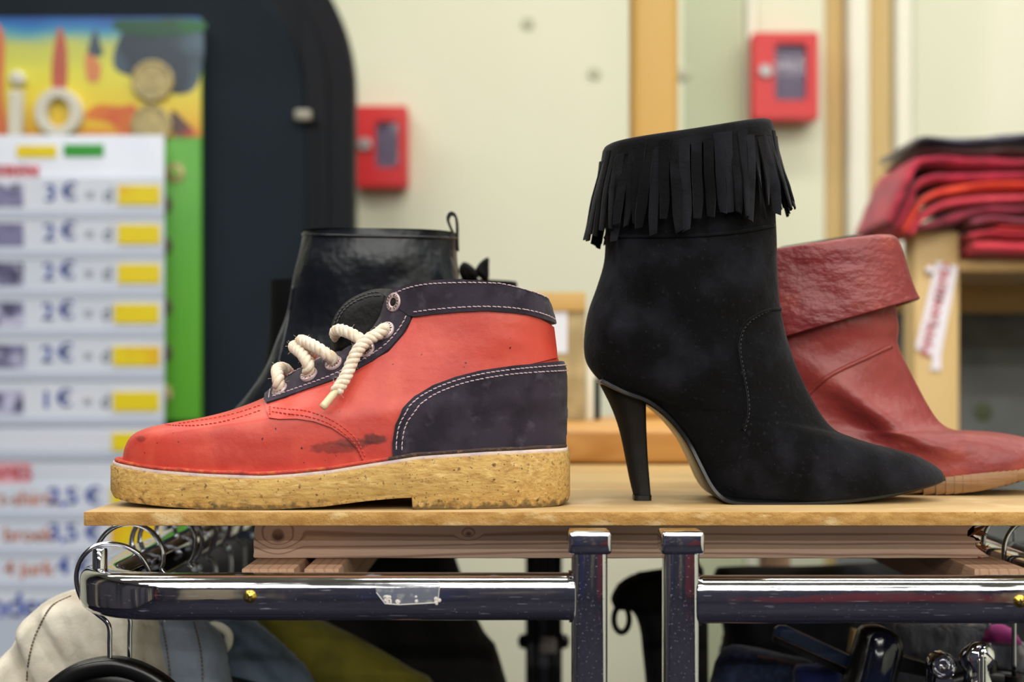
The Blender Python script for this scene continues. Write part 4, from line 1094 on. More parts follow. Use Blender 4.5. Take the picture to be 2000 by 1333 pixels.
a = ed(3); lace([(a[0]+3, a[1]+3, a[2]+.004), (a[0]-3, a[1]-10, a[2]-.002), (640, 694, a[2]-.004), (620, 680, a[2]-.003), (598, 669, a[2]+.003), (588, 666, a[2]+.010), (592, 672, a[2]+.018), (604, 682, a[2]+.026), (618, 694, a[2]+.034)])
a = ed(2); lace([(a[0]-2, a[1]+2, a[2]+.004), (a[0]-6, a[1]-12, a[2]-.002), (706, 665, a[2]-.004), (685, 652, a[2]-.002), (664, 645, a[2]+.004), (655, 650, a[2]+.011), (660, 660, a[2]+.019), (676, 668, a[2]+.026), (692, 676, a[2]+.032)])
a = ed(1); lf_ = lace([(a[0]+3, a[1]+1, a[2]+.005), (a[0]-4, a[1]-2, a[2]-.003), (738, 653, a[2]-.006), (718, 664, a[2]-.009), (700, 683, a[2]-.012), (688, 706, a[2]-.014), (678, 730, a[2]-.016), (668, 748, a[2]-.018), (656, 766, a[2]-.021)])
e0 = P(656, 765, a[2]-.021); e1 = P(629, 797, a[2]-.024)
mb = MB(); tube(mb, resample([e0-(e1-e0)*.06, e1], .002), .0022, 14); mb.build('aglet', m_agl, lf_)

# ---------------------------------------------- black suede ankle boot
BD = .878
boot = thing('stiletto_ankle_boot', (X(1400, BD), BD, BOARD), 'black suede pointed ankle boot with fringed cuff and stiletto heel', 'boot')
m_bs = M('black_suede', (9, 9, 12), .95, spec=.15, var=(((30, 30, 38), 24, .48, .7, 4), ((4, 4, 5), 30, .48, .68, 3), ((34, 34, 42), 400, .6, .8, 5), ((90, 86, 84), 900, .75, .79, 2)), bumps=((1500, .3), (260, .15, 4), (40, .15)), sheen=.08)
m_gl = M('black_gloss', (8, 8, 10), .32, bumps=((200, .05),))
bl = [
    (1187, 290, 1497, 242, .040, .5, 2.3, 2.3, -.003),
    (1181, 330, 1504, 300, .041, .5, 2.3, 2.3, -.002),
    (1179, 400, 1510, 380, .0415, .5, 2.3, 2.3, 0),
    (1183, 450, 1513, 450, .041, .5, 2.3, 2.3, 0),
    (1180, 510, 1516, 520, .041, .5, 2.3, 2.2, 0),
    (1166, 560, 1520, 590, .041, .5, 2.2, 2.1, 0),
    (1150, 605, 1530, 645, .040, .48, 2.2, 2.1, 0),
    (1142, 648, 1546, 695, .039, .47, 2.2, 2.1, 0),
    (1141, 690, 1563, 738, .0375, .47, 2.2, 2.1, 0),
    (1150, 718, 1583, 778, .036, .48, 2.3, 2.1, 0),
    (1174, 745, 1606, 815, .035, .50, 2.3, 2.1, 0),
    (1215, 766, 1630, 840, .034, .52, 2.4, 2.0, 0),
    (1258, 783, 1660, 853, .0335, .54, 2.6, 2.0, 0),
    (1297, 813, 1700, 866, .034, .55, 2.8, 1.95, 0),
    (1332, 856, 1740, 876, .035, .55, 2.8, 1.9, 0),
    (1354, 898, 1780, 887, .036, .54, 2.8, 1.9, 0),
    (1371, 934, 1814, 903, .0365, .52, 2.6, 1.9, -.001),
    (1385, 955, 1835, 918, .0365, .50, 2.5, 1.9, -.0025),
    (1405, 969, 1842, 930, .0355, .48, 2.4, 1.9, -.0035),
    (1432, 974, 1842, 936, .034, .45, 2.3, 1.9, -.0038)]
BL = Loft(bl, BD, 72, 6)
def bdisp(v):
    x = 1000+v.x/BD*F; y = HOR+(CZ-v.z)/BD*F
    d = Vector((0, v.y-BD, 0)); 
    if d.length > 1e-6: d.normalize()
    k = math.exp(-((y-600)/150)**2)
    # a long diagonal fold across the ankle, as in slouched suede
    u = (x-1230)*.75-(y-560)*.62; g = -math.exp(-(u/26)**2)*math.exp(-((y-580)/90)**2)*.0035
    u2 = (y-545)-(x-1400)*-.25; g -= math.exp(-(u2/24)**2)*math.exp(-((x-1440)/90)**2)*.003
    return v+d*(noise.noise(Vector((v.x*26, v.y*20, v.z*30)))*.0035*k+noise.noise(v*60)*.0008+g)
mb = MB(); BL.mesh(mb, bdisp); mb.build('upper', m_bs, boot)
BL.lining('lining', boot, m_blk, .009, .3)
# thin glossy sole following the underside
und = [(1170, 744), (1215, 767), (1258, 784), (1297, 814), (1332, 857), (1354, 899), (1371, 935), (1386, 957), (1405, 970.5), (1435, 976), (1500, 976.5), (1580, 975), (1650, 970), (1720, 962), (1780, 951), (1820, 942), (1844, 935)]
wid = [.022, .026, .027, .026, .024, .026, .030, .033, .0345, .0352, .0355, .034, .030, .024, .016, .009, .002]
vs = []; fs = []; U = catmull([(p[0], p[1], w_) for p, w_ in zip(und, wid)], 4)
pp_ = [P(x, y, BD) for x, y, w_ in U]
for i, ((x, y, w_), q) in enumerate(zip(U, pp_)):
    tn = pp_[min(i+1, len(pp_)-1)]-pp_[max(i-1, 0)]; nn = Vector((tn.z, 0, -tn.x)).normalized()
    if nn.z > 0: nn = -nn
    for (s_, h_) in ((-1, .0006), (-1, .0024), (-.96, .003), (.96, .003), (1, .0024), (1, .0006), (.9, -.001), (-.9, -.001)):
        p_ = q+nn*(h_-.0018); p_.z = max(p_.z, BOARD+.0001); vs.append(Vector((p_.x, BD+s_*w_, p_.z)))
for i in range(len(U)-1):
    for k in range(8): fs.append((i*8+k, i*8+(k+1) % 8, (i+1)*8+(k+1) % 8, (i+1)*8+k))
fs.append(tuple(range(8))); fs.append(tuple((len(U)-1)*8+k for k in range(8)))
MB().add(vs, fs).build('sole', m_gl, boot, True, 50)
# stiletto heel
hs = catmull([(752, 1172, 1262, .020), (768, 1180, 1262, .0205), (790, 1191, 1261, .0195), (820, 1203, 1261, .0165), (855, 1213, 1262.5, .0125), (900, 1222, 1265, .0098), (940, 1230, 1268, .0084), (966, 1236.5, 1270, .008)], 4)
vs = []; fs = []; n = 36
for (y, x0, x1, w_) in hs:
    for i in range(n):
        th = 2*PI*i/n; c = -math.cos(th); sn = math.sin(th); e = 2.1 if c < 0 else 6
        xx = math.copysign(abs(c)**(2/e), c); yy = math.copysign(abs(sn)**(2/e), sn)
        if c > 0: xx -= .35*(1-abs(yy))*max(0, 1-(y-742)/260)*1.0      # hollow breast
        q = P((x0+x1)/2+(x1-x0)/2*xx, y, BD); vs.append(Vector((q.x, BD-yy*w_, q.z)))
for k in range(len(hs)-1):
    for i in range(n): fs.append((k*n+i, k*n+(i+1) % n, (k+1)*n+(i+1) % n, (k+1)*n+i))
fs.append(tuple(range(n))); fs.append(tuple((len(hs)-1)*n+i for i in range(n)))
m_hs = M('heel_suede', (8, 8, 10), .6, spec=.3, var=(((18, 18, 22), 60, .5, .75),), bumps=((900, .2),))
ho = MB().add(vs, fs).build('heel', m_hs, boot, True, 50)
mb = MB(); a = P(1237, 966.5, BD); b = P(1270.5, 973.5, BD)
sweep(mb, [Vector(((a.x+b.x)/2, BD, a.z)), Vector(((a.x+b.x)/2, BD, BOARD+.0001))], rrect(.0165, .0109, .003, 4), up=Vector((1, 0, 0))); mb.build('heel_tip', m_gl, ho, True, 50)
# seam with stitches on the side
sm = [(1527, 603), (1500, 606), (1474, 618), (1455, 633), (1445, 652), (1441, 680), (1446, 715), (1453, 750), (1458, 785), (1457, 815), (1450, 840)]
def ridge(lf, line, r, name, m, parent, lift=.0002, mirror=True):
    pts = []
    for p in resample([Vector((p[0], p[1], 0)) for p in catmull(line, 8)], 4):
        h = lf.cast(p.x, p.y, (1350, 650))
        if h: pts.append(h[0]+h[1]*lift)
    if mirror: tube_far = MB(); tube(tube_far, [Vector((p.x, 2*lf.dc-p.y, p.z)) for p in pts], r, 6); tube_far.build(name, m, parent)
    mb = MB(); tube(mb, pts, r, 6); return mb.build(name, m, parent)
ridge(BL, sm, .0009, 'seam', m_bs, boot)
stitches(BL, off(sm, 5, 1), .0003, 'seam_stitching', M('charcoal_thread', (50, 50, 58), .8), boot, pitch=.0026, ln=.0016, r=.0003, cen=(1400, 700))
# hem band under the fringe
ridge(BL, [(1184, 462), (1230, 462), (1300, 462), (1380, 459), (1450, 452), (1512, 440)], .0011, 'hem', m_bs, boot)
# the cuff and its fringe: each strip a part
m_fr = M('fringe_suede', (11, 11, 14), .95, spec=.15, var=(((23, 24, 30), 50, .45, .7, 3), ((5, 5, 6), 70, .5, .7), ((60, 58, 60), 900, .72, .8, 2)), bumps=((1500, .35), (300, .2, 4)), sheen=.08)
m_frs = [m_fr]+[M('fringe_suede', c_, .95, spec=.15, var=((tuple(int(v*.5) for v in c_), 60, .5, .7), ((60, 58, 60), 900, .74, .8, 2)), bumps=((1500, .35), (300, .2, 4)), sheen=.08) for c_ in ((8, 8, 10), (20, 20, 26), (27, 27, 33))]
def cuffpt(th, t):
    """point and outward normal of the cuff: th around the shaft, t from the top (0) downwards in pixels"""
    bt = (1187, 290); ft = (1497, 242)
    bx = 1187-t*.04-min(10, t*.10); fx = 1497+min(14, t*.12)+t*.02; by = bt[1]+t; fy = ft[1]+t*1.04
    r = BL.ring(bx, by, fx, fy, .0405+min(.003, t*.00004), .5, 2.3, 2.3, -.003*max(0, 1-t/120), 2*72)
    k = th/(2*PI)*144; i = int(k) % 144; f = k-int(k)
    p = r[i].lerp(r[(i+1) % 144], f); tg = r[(i+1) % 144]-r[i-1 if i else 143]
    n = Vector((tg.y, -tg.x, 0)).normalized()
    if n.dot(p-Vector((X(1345, BD), BD, p.z))) < 0: n = -n
    return p, n, tg.normalized()
NB = 96; vs = []; fs = []; rows_ = [(-2, -.001), (-3, .0006), (0, .0022), (6, .0029), (14, .0030), (22, .0030), (30, .0030), (30, .0014)]
for (t_, o_) in rows_:
    for i in range(NB):
        p, n_, tg = cuffpt(2*PI*i/NB, t_); vs.append(p+n_*o_)
for k in range(len(rows_)-1):
    for i in range(NB): fs.append((k*NB+i, k*NB+(i+1) % NB, (k+1)*NB+(i+1) % NB, (k+1)*NB+i))
MB().add(vs, fs).build('cuff', m_fr, boot, True, 60)
rn = random.Random(21); NS = 62
for k in range(NS):
    th0 = 2*PI*(k+.5)/NS
    near = math.sin(th0) > 0
    L_ = rn.uniform(166, 196); wd = rn.uniform(.0054, .0066); ph = rn.uniform(0, 6); tw = rn.gauss(0, .45); t0 = rn.uniform(12, 30); fl = rn.uniform(.0012, .0048); sway = rn.gauss(.0, .0018)
    frac = (1-math.cos(th0))/2
    if frac > .93: L_ = rn.uniform(150, 178); fl = .0070
    if frac < .04: L_ = rn.uniform(170, 190); fl = .0055
    if .80 < frac < .93: L_ -= 8; tw *= 2.2
    vs = []; fs = []; ST = 11
    for j in range(ST):
        s_ = j/(ST-1); t_ = t0+(L_-t0)*s_
        p, n_, tg = cuffpt(th0, t_); tg = tg*(1 if tg.x >= 0 else -1)
        hor = tg
        a_ = tw*s_**1.4+.10*math.sin(ph+s_*5)*s_
        wv = hor*math.cos(a_)+n_*math.sin(a_)
        c = p+n_*(.0030+fl*s_**1.6+.0008*math.sin(ph+s_*4))+hor*(sway*s_**1.5+.0006*math.sin(ph*2+s_*6)*s_)
        ww = wd*(1 if s_ < .8 else 1-.25*(s_-.8)/.2)
        if j == 0: ww *= 1.08
        nn = wv.cross(Vector((0, 0, 1))).normalized()
        if nn.dot(n_) < 0: nn = -nn
        cur = .0005*math.sin(ph*3)
        cut = Vector((0, 0, .0022*math.sin(ph*1.7)*.5)) if j == ST-1 else Vector()
        vs += [c-wv*ww*.5+cut, c+nn*(.0006+cur), c+wv*ww*.5-cut, c+wv*ww*.5-nn*.0010-cut, c+nn*(cur-.0008), c-wv*ww*.5-nn*.0010+cut]
    for j in range(ST-1):
        for q in range(6): fs.append((j*6+q, j*6+(q+1) % 6, (j+1)*6+(q+1) % 6, (j+1)*6+q))
    fs.append(tuple(range(6))); fs.append(tuple((ST-1)*6+q for q in range(6)))
    MB().add(vs, fs).build('fringe_strip', rn.choice(m_frs), boot, True, 50)

# ---------------------------------------------- black leather ankle boot behind
AD = 1.01
ab = thing('leather_ankle_boot', (X(700, AD), AD, BOARD), 'black leather ankle boot with pull loop, behind the red lace-up shoe', 'boot')
m_bl = M('black_leather', (13, 19, 27), .30, var=(((7, 11, 20), 14, .4, .7), ((24, 30, 40), 30, .5, .75)), bumps=((700, .06), (30, .22, 3)), rvar=(20, .3, .7, .22, .42))
al = [
    (892, 458, 592, 454, .044, .5, 2.5, 2.3, -.001), (893, 500, 587, 492, .0445, .5, 2.5, 2.3, 0), (897, 545, 575, 548, .045, .5, 2.5, 2.3, 0),
    (905, 600, 563, 610, .045, .5, 2.5, 2.2, 0), (915, 660, 545, 660, .044, .48, 2.5, 2.2, 0), (925, 720, 525, 710, .043, .5, 2.5, 2.2, 0),
    (930, 770, 496, 757, .043, .55, 2.5, 2.2, 0), (932, 805, 462, 798, .044, .58, 2.5, 2.2, 0), (932, 840, 425, 825, .045, .6, 2.6, 2.2, 0),
    (932, 870, 385, 848, .046, .62, 2.6, 2.3, 0), (930, 900, 365, 875, .046, .62, 2.6, 2.4, 0), (928, 925, 360, 905, .045, .62, 2.6, 2.4, 0)]
AL = Loft(al, AD, 64, 5)
def adisp(v):
    d = Vector((0, v.y-AD, 0)); 
    if d.length > 1e-6: d.normalize()
    return v+d*(noise.noise(Vector((v.x*16, v.y*14, v.z*34)))*.0055+noise.noise(v*40)*.0012)
mb = MB(); AL.mesh(mb, adisp); mb.build('upper', m_bl, ab); AL.lining('lining', ab, m_blk, .008, .3)
ridge(AL, [(592, 458), (640, 460), (740, 462), (840, 464), (890, 466)], .0012, 'top_seam', m_bl, ab)
ridge(AL, [(574, 560), (568, 600), (558, 650), (547, 700), (535, 750), (520, 785)], .0011, 'vamp_seam', m_bl, ab, .0004)
mb = MB(); layer_ring = [(x, y) for x, y in ordered(sole_ring(356, 934, .0475, .42, 2.6, 2.4, 100))]
vs = []; fs = []; n = len(layer_ring); cx_ = 660
for k, (zz, sc) in enumerate(((BOARD+.016, .98), (BOARD+.0155, 1), (BOARD+.001, 1), (BOARD+.0002, .985))):
    for q in layer_ring: vs.append(Vector((X(cx_+(q[0]-cx_)*sc, AD), AD+q[1]*sc, zz)))
for k in range(3):
    for i in range(n): fs.append((k*n+i, k*n+(i+1) % n, (k+1)*n+(i+1) % n, (k+1)*n+i))
fs += [tuple(range(n)), tuple(3*n+i for i in range(n))]
MB().add(vs, fs).build('sole', m_gl, ab, True, 50)
# pull loop of folded tape
lp = [(889, 490), (887, 462), (880, 445), (875, 430), (878, 420), (884, 418), (890, 424), (893, 440), (893, 465), (894, 490)]
path = [Vector(p) for p in catmull([tuple(P(x, y, AD)) for x, y in lp], 6)]
mb = MB(); sweep(mb, path, [(-.006, -.0009), (.006, -.0009), (.006, .0009), (-.006, .0009)], up=Vector((1, 0, 0))); mb.build('pull_loop', m_blk, ab, True, 60)

# second black shoe further back, with a bow
SD = 1.13
sh = thing('bow_ankle_shoe', (X(770, SD), SD, BOARD), 'black ankle shoe with bow at its collar, mostly hidden behind the leather boot', 'shoe')
sl = [(1010, 552, 528, 549, .042, .5, 2.5, 2.4, 0), (1012, 590, 528, 580, .043, .5, 2.5, 2.4, 0), (1015, 650, 527, 640, .043, .5, 2.5, 2.4, 0), (1015, 720, 520, 700, .043, .5, 2.5, 2.3, 0),
      (1015, 780, 495, 760, .044, .55, 2.5, 2.3, 0), (1014, 830, 450, 810, .045, .6, 2.5, 2.3, 0), (1012, 880, 430, 860, .045, .6, 2.5, 2.4, 0), (1010, 920, 428, 912, .044, .6, 2.5, 2.4, 0)]
SL = Loft(sl, SD, 48, 4); m_mb = M('matt_black', (6, 6, 8), .7, spec=.15, bumps=((300, .1),))
mb = MB(); SL.mesh(mb); mb.build('upper', m_mb, sh); SL.lining('lining', sh, m_blk, .003, .3)
bw = thing_bow = None
for i, pl in enumerate(([(895, 528), (905, 512), (920, 518), (930, 530), (925, 545), (905, 548)], [(928, 530), (938, 512), (954, 503), (955, 520), (954, 546), (940, 545)])):
    mb = MB(); cloth(mb, pl, SD-.050, .010, .003, 60, 4, i+2, (1, .4), .008, 8); mb.build('bow_loop', m_mb, sh)
mb = MB(); box(mb, *sorted((X(921, SD-.05), X(934, SD-.05))), SD-.060, SD-.035, P(0, 548, SD-.05).z, P(0, 528, SD-.05).z, .004, 3); mb.build('bow_knot', m_mb, sh)
vs = []; fs = []
lr = ordered(sole_ring(424, 1018, .046, .42, 2.6, 2.4, 80)); n = len(lr)
for zz in (P(0, 912, SD).z, BOARD+.0002):
    for q in lr: vs.append(Vector((X(q[0], SD), SD+q[1], zz)))
for i in range(n): fs.append((i, (i+1) % n, n+(i+1) % n, n+i))
fs += [tuple(range(n)), tuple(n+i for i in range(n))]
MB().add(vs, fs).build('sole', m_gl, sh, True, 50)

# ---------------------------------------------- red fold-over boot
RD_ = .935
rb = thing('folded_cuff_boot', (X(1700, RD_), RD_, BOARD), 'worn dark red leather boot with folded-over cuff and wooden clog sole', 'boot')
m_dr = M('oxblood_leather', (138, 50, 48), .44, var=(((118, 38, 39), 14, .4, .68, 4), ((160, 70, 58), 26, .55, .8, 4)), bumps=((420, .12, 4), (130, .12, 4), (32, .12, 3)))
m_dr2 = M('oxblood_cuff', (130, 45, 46), .42, var=(((112, 33, 37), 20, .42, .66, 4), ((162, 70, 58), 30, .55, .75, 4)), bumps=((300, .2, 4), (110, .25, 3, (1, 1, 1.8)), (30, .1, 3)))
rl = [(1440, 530, 1752, 560, .038, .5, 2.4, 2.3, 0), (1440, 570, 1760, 600, .0385, .5, 2.4, 2.3, 0), (1440, 610, 1765, 640, .039, .5, 2.4, 2.3, 0), (1438, 650, 1763, 668, .039, .5, 2.4, 2.2, 0),
      (1437, 690, 1775, 700, .0385, .5, 2.4, 2.2, 0), (1436, 730, 1797, 745, .038, .5, 2.4, 2.1, 0), (1435, 770, 1820, 790, .0375, .5, 2.4, 2.1, 0), (1434, 805, 1846, 828, .0375, .52, 2.4, 2.1, 0),
      (1434, 830, 1880, 843, .038, .54, 2.5, 2.1, 0), (1434, 850, 1940, 845, .039, .58, 2.5, 2.2, 0), (1434, 870, 1995, 853, .040, .6, 2.5, 2.3, 0), (1433, 890, 2035, 866, .0405, .62, 2.5, 2.3, -.001),
      (1433, 910, 2058, 882, .041, .62, 2.5, 2.4, -.002), (1433, 930, 2064, 898, .041, .62, 2.5, 2.4, -.004), (1434, 945, 2062, 908, .040, .62, 2.5, 2.4, -.006)]
RL = Loft(rl, RD_, 72, 6)
def rdisp(v):
    x = 1000+v.x/RD_*F; y = HOR+(CZ-v.z)/RD_*F
    d = Vector((0, v.y-RD_, 0)); 
    if d.length > 1e-6: d.normalize()
    # a swelling fold running from the ankle down to the toes, and a hollow under it
    u = (y-790)*.83-(x-1690)*.56; k = math.exp(-(u/26)**2)*math.exp(-((x-1740)/120)**2)*.0095
    u2 = (y-860)*.83-(x-1720)*.56; k -= math.exp(-(u2/34)**2)*math.exp(-((x-1730)/110)**2)*.006
    u3 = (y-735)*.83-(x-1745)*.56; k -= math.exp(-(u3/26)**2)*math.exp(-((x-1770)/70)**2)*.003
    k += noise.noise(Vector((v.x*30-v.z*20, v.y*15, v.z*38+v.x*20)))*.0028+noise.noise(v*75)*.0007
    k += .002*math.exp(-((y-900)/30)**2)*noise.noise(Vector((v.x*60, 0, v.z*60)))
    k *= 1-max(0, min(1, (y-868)/30))
    return v+d*k
mb = MB(); RL.mesh(mb, rdisp, True, True); mb.build('upper', m_dr, rb)
def ridge2(lf, line, r, name, m, parent, lift, cen):
    pts = []
    for p in resample([Vector((p[0], p[1], 0)) for p in catmull(line, 8)], 4):
        h = lf.cast(p.x, p.y, cen)
        if h: pts.append(h[0]+h[1]*lift)
    for q_ in (pts, [Vector((p.x, 2*lf.dc-p.y, p.z)) for p in pts]):
        mb = MB(); tube(mb, q_, r, 6); mb.build(name, m, parent)
ridge2(RL, [(1590, 800), (1610, 772), (1640, 745), (1680, 720), (1720, 700), (1763, 676)], .0016, 'ankle_seam', m_dr, rb, .0002, (1650, 800))
cl = [(1404, 500, 1738, 456, .0425, .5, 2.5, 2.6, -.001), (1400, 502, 1756, 458, .046, .5, 2.5, 2.6, -.001), (1400, 510, 1766, 470, .0475, .5, 2.5, 2.6, -.001), (1404, 550, 1776, 500, .048, .5, 2.5, 2.6, 0),
      (1410, 610, 1788, 540, .0485, .5, 2.5, 2.6, 0), (1418, 660, 1798, 568, .049, .5, 2.5, 2.6, 0), (1421, 690, 1804, 580, .049, .5, 2.5, 2.6, 0), (1424, 692, 1802, 583, .0485, .5, 2.5, 2.6, 0), (1430, 688, 1796, 580, .047, .5, 2.5, 2.6, 0), (1440, 640, 1766, 560, .042, .5, 2.5, 2.6, 0)]
CL = Loft(cl, RD_, 80, 6)
def cdisp(v):
    d = Vector((0, v.y-RD_, 0)); 
    if d.length > 1e-6: d.normalize()
    x = 1000+v.x/RD_*F
    k = noise.noise(Vector((v.x*45+v.z*18, v.y*10, v.z*26)))*.003*(1 if x < 1640 else .6)+noise.noise(v*120)*.0007
    return v+d*k
mb = MB(); CL.mesh(mb, cdisp, False); mb.build('folded_cuff', m_dr2, rb)
CL.lining('lining', rb, m_blk, .007, .25)
m_clog = wood('clog_wood', (132, 94, 56), (98, 66, 36), 'X', 110, 1.4, .5, bump=.3)
zt_ = [(1430, P(0, 946, .935).z), (1600, P(0, 958, .90).z), (1740, P(0, 950, .888).z), (1840, P(0, 937, .888).z), (1940, P(0, 923, .89).z), (2070, P(0, 903, .935).z)]
zb_ = [(1430, BOARD+.0001), (1800, BOARD+.0001), (1850, BOARD+.0007), (1900, BOARD+.0027), (1950, BOARD+.006), (2000, BOARD+.0105), (2070, BOARD+.017)]
rr = ordered([(1750+(q[0]-668)*.72, q[1]*.88) for q in sole_ring(222, 1113, .0475, .42, 2.6, 2.4, 120)])
rr = [(3500-x, y) for x, y in rr]
vs = []; fs = []; n = len(rr)
for k, sc in enumerate((.985, 1, 1, .985)):
    for q in rr:
        z0 = interp(zt_, q[0]); z1 = interp(zb_, q[0]); z = (z0, z0-.0008, z1+.0012, z1)[k]
        vs.append(Vector((X(1750+(q[0]-1750)*sc, RD_), RD_+q[1]*sc, z)))
for k in range(3):
    for i in range(n): fs.append((k*n+i, k*n+(i+1) % n, (k+1)*n+(i+1) % n, (k+1)*n+i))
for k in (0, 3):
    cols = sorted(range(n), key=lambda i: rr[i][0]); up = [i for i in cols if rr[i][1] >= 0]; dn = [i for i in cols if rr[i][1] < 0]; i = j = 0
    while i < len(up)-1 or j < len(dn)-1:
        if j >= len(dn)-1 or (i < len(up)-1 and rr[up[i+1]][0] <= rr[dn[j+1]][0]): fs.append((k*n+up[i], k*n+up[i+1], k*n+dn[j])); i += 1
        else: fs.append((k*n+dn[j], k*n+dn[j+1], k*n+up[i])); j += 1
MB().add(vs, fs).build('clog_sole', m_clog, rb, True, 50)
yaw = math.radians(-11); toe = Vector((X(2060, RD_), RD_, BOARD)); rb.rotation_euler.z = yaw; rb.location = toe+Matrix.Rotation(yaw, 3, 'Z')@(rb.location-toe)
# dark box behind the red boot
m_tealb = M('dark_teal', (22, 48, 50), .5)
mb = MB(); q = P(1674, 458, 1.05)
vs = [Vector((x, y, z)) for y in (1.05, 1.09) for x, z in ((q.x-.055, BOARD+.0002), (q.x, BOARD+.0002), (q.x, q.z), (q.x-.055, q.z-.009))]
mb.add(vs, [(0, 1, 2, 3), (4, 5, 6, 7), (0, 1, 5, 4), (1, 2, 6, 5), (2, 3, 7, 6), (3, 0, 4, 7)])
tag(mb.build('dark_carton', m_tealb, None, False, None, (q.x-.02, 1.07, BOARD)), 'dark teal carton peeping out above the folded red cuff', 'carton')

# ------------------------------------------------------------ hangers on the left rack
m_plast = M('black_plastic', (7, 7, 9), .3, bumps=((200, .03),))
m_wht = M('white_ball', (200, 215, 225), .3)
def hook(d, cx, cz, R, r=.0016, stem=.09, tail=-40, lean=.0, lab=None, body=True, bodyw=.17, ball=False, grp='clothes hangers on the left rack'):
    """a wire hanger hook over the rail: stem up on the left, over the top, tip down on the right"""
    t = thing('clothes_hanger', (cx, d, cz-R-stem), lab, 'hanger', grp)
    hz = cz-.0105-.0165
    path = [Vector((cx, d, cz-R-stem)), Vector((cx, d, cz-R-stem*.5)), Vector((cx, d, hz-.010)), Vector((cx-.25*R, d, hz-.0025)), Vector((cx-.72*R, d, hz+.0015)), Vector((cx-R*.98, d, hz+.009)), Vector((cx-R, d, cz-.004))]
    n = 22
    for i in range(n+1):
        a = math.radians(180-(180-tail)*i/n)
        path.append(Vector((cx+R*math.cos(a), d+lean*i/n, cz+R*math.sin(a))))
    path.append(path[-1]+Vector((.004, 0, -.004)))
    path = [Vector(p) for p in catmull([tuple(p) for p in path], 3)]
    mb = MB(); tube(mb, path, r, 10); h = mb.build('hook', m_steel, t)
    if ball:
        mb = MB(); lathe(mb, [(.0, -.0022), (.0016, -.0016), (.0022, 0), (.0016, .0016), (0, .0022)], path[-1], (0, 0, 1), 12); mb.build('tip_ball', m_wht, h)
    if body:
        bz = cz-R-stem; pr = []
        for i in range(25):
            u = -1+2*i/24; pr.append(Vector((cx+u*bodyw, d, bz-.012-.055*abs(u)**1.6)))
        mb = MB(); sweep(mb, pr, rrect(.012, .022, .004, 3)); tube(mb, [Vector((cx, d, bz-.014)), Vector((cx, d, bz+.004))], .006, 12); mb.build('hanger_body', m_plast, t, True, 50)
    return t
# nearest hanger: big ring of wire round the corner of the rack, with a moulded black body below
t = thing('clothes_hanger', (X(220, .845), .845, P(0, 1300, .845).z), 'nearest hanger, its wire hook looped round the rounded corner of the left rack', 'hanger', 'clothes hangers on the left rack')
hp = [(245, 1300, .850), (246, 1240, .848), (244, 1215, .846)]
pth = [(214, 1310, .842), (214, 1260, .842), (212, 1222, .842), (190, 1200, .842), (166, 1180, .842), (152, 1150, .842), (150, 1118, .842), (162, 1088, .842), (186, 1068, .843), (218, 1063, .844), (250, 1070, .845), (274, 1086, .846), (290, 1113, .847), (296, 1140, .848)]
path = resample([Vector(p) for p in catmull([tuple(P(*p)) for p in pth], 8)], .002)
mb = MB(); tube(mb, path, .0015, 12); mb.build('hook', m_steel, t)
mb = MB(); pr = [P(x, y, .845) for x, y in smoothpoly([(60, 1400), (105, 1345), (150, 1315), (200, 1303), (240, 1304), (285, 1320), (330, 1350), (380, 1405)], 5, False)]
pr = [P(p[0], p[1], .845) for p in catmull([(60, 1402), (105, 1347), (150, 1315), (200, 1302), (240, 1303), (285, 1319), (330, 1350), (380, 1405)], 5)]
sweep(mb, pr, rrect(.014, .011, .004, 4)); mb.build('hanger_body', m_plast, t, True, 60)
mb = MB(); flatslab(mb, [(p.x, p.y) for p in catmull_px] if False else [(70, 1420), (112, 1352), (155, 1322), (200, 1311), (240, 1312), (282, 1327), (325, 1357), (370, 1420)], .8455, .004, .0008, 0, 3); mb.build('hanger_web', m_plast, t, True, 50)
t2 = hook(.862, -.2318, zc1+.0105, .0205, .0015, .052, -20, lab='second hanger on the left rack, a thin wire stem right behind the nearest one', body=True, bodyw=.08)
xr = xo1
for i, (d, R, ball) in enumerate(((.935, .021, True), (.955, .021, True), (1.00, .021, False), (1.05, .021, True), (1.10, .021, False), (1.16, .021, True), (1.22, .021, False))):
    hook(d, xr+.0068, zc1+.0105, R, .0016, .075, -38-5*(i % 3), ball=ball,
         lab=['third hanger along the left rack, with bright bent hook and white tip', 'fourth hanger along the left rack, close behind the third', 'fifth hanger along the left rack', 'sixth hanger along the left rack, with pale tip', 'seventh hanger along the left rack', 'eighth hanger along the left rack', 'farthest hanger on the left rack'][i], bodyw=.16)

# ------------------------------------------------------------ clothes under the shelf, left
def hang(name, poly, d, th, m, label, cat, org=None, **k):
    mb = MB(); cloth(mb, poly, d, th, **k)
    o = mb.build(name, m, None, True, None, P(*(org or poly[0]), d)); return tag(o, label, cat)
def fabric(name, c, c2, rough=.85, sc=30, sheen=.15, b=.25):
    return M(name, c, rough, var=((c2, sc, .42, .68, 3),), bumps=((1100, .25), (40, b, 4)), sheen=sheen)
m_beige = fabric('beige_cotton', (206, 200, 186), (176, 166, 150)); m_gb = fabric('grey_blue_cotton', (132, 142, 160), (104, 114, 134))
m_slate = fabric('slate_cotton', (96, 112, 132), (60, 74, 94)); m_ol = fabric('olive_cotton', (132, 124, 34), (96, 92, 24)); m_bk = fabric('black_cloth', (6, 6, 8), (12, 12, 15), sheen=.03)
m_nv = fabric('dark_navy', (8, 10, 18), (14, 18, 34), sheen=.03); m_sage = fabric('sage_cotton', (136, 140, 128), (104, 110, 104))
m_sth = M('brown_thread', (110, 96, 80), .8)
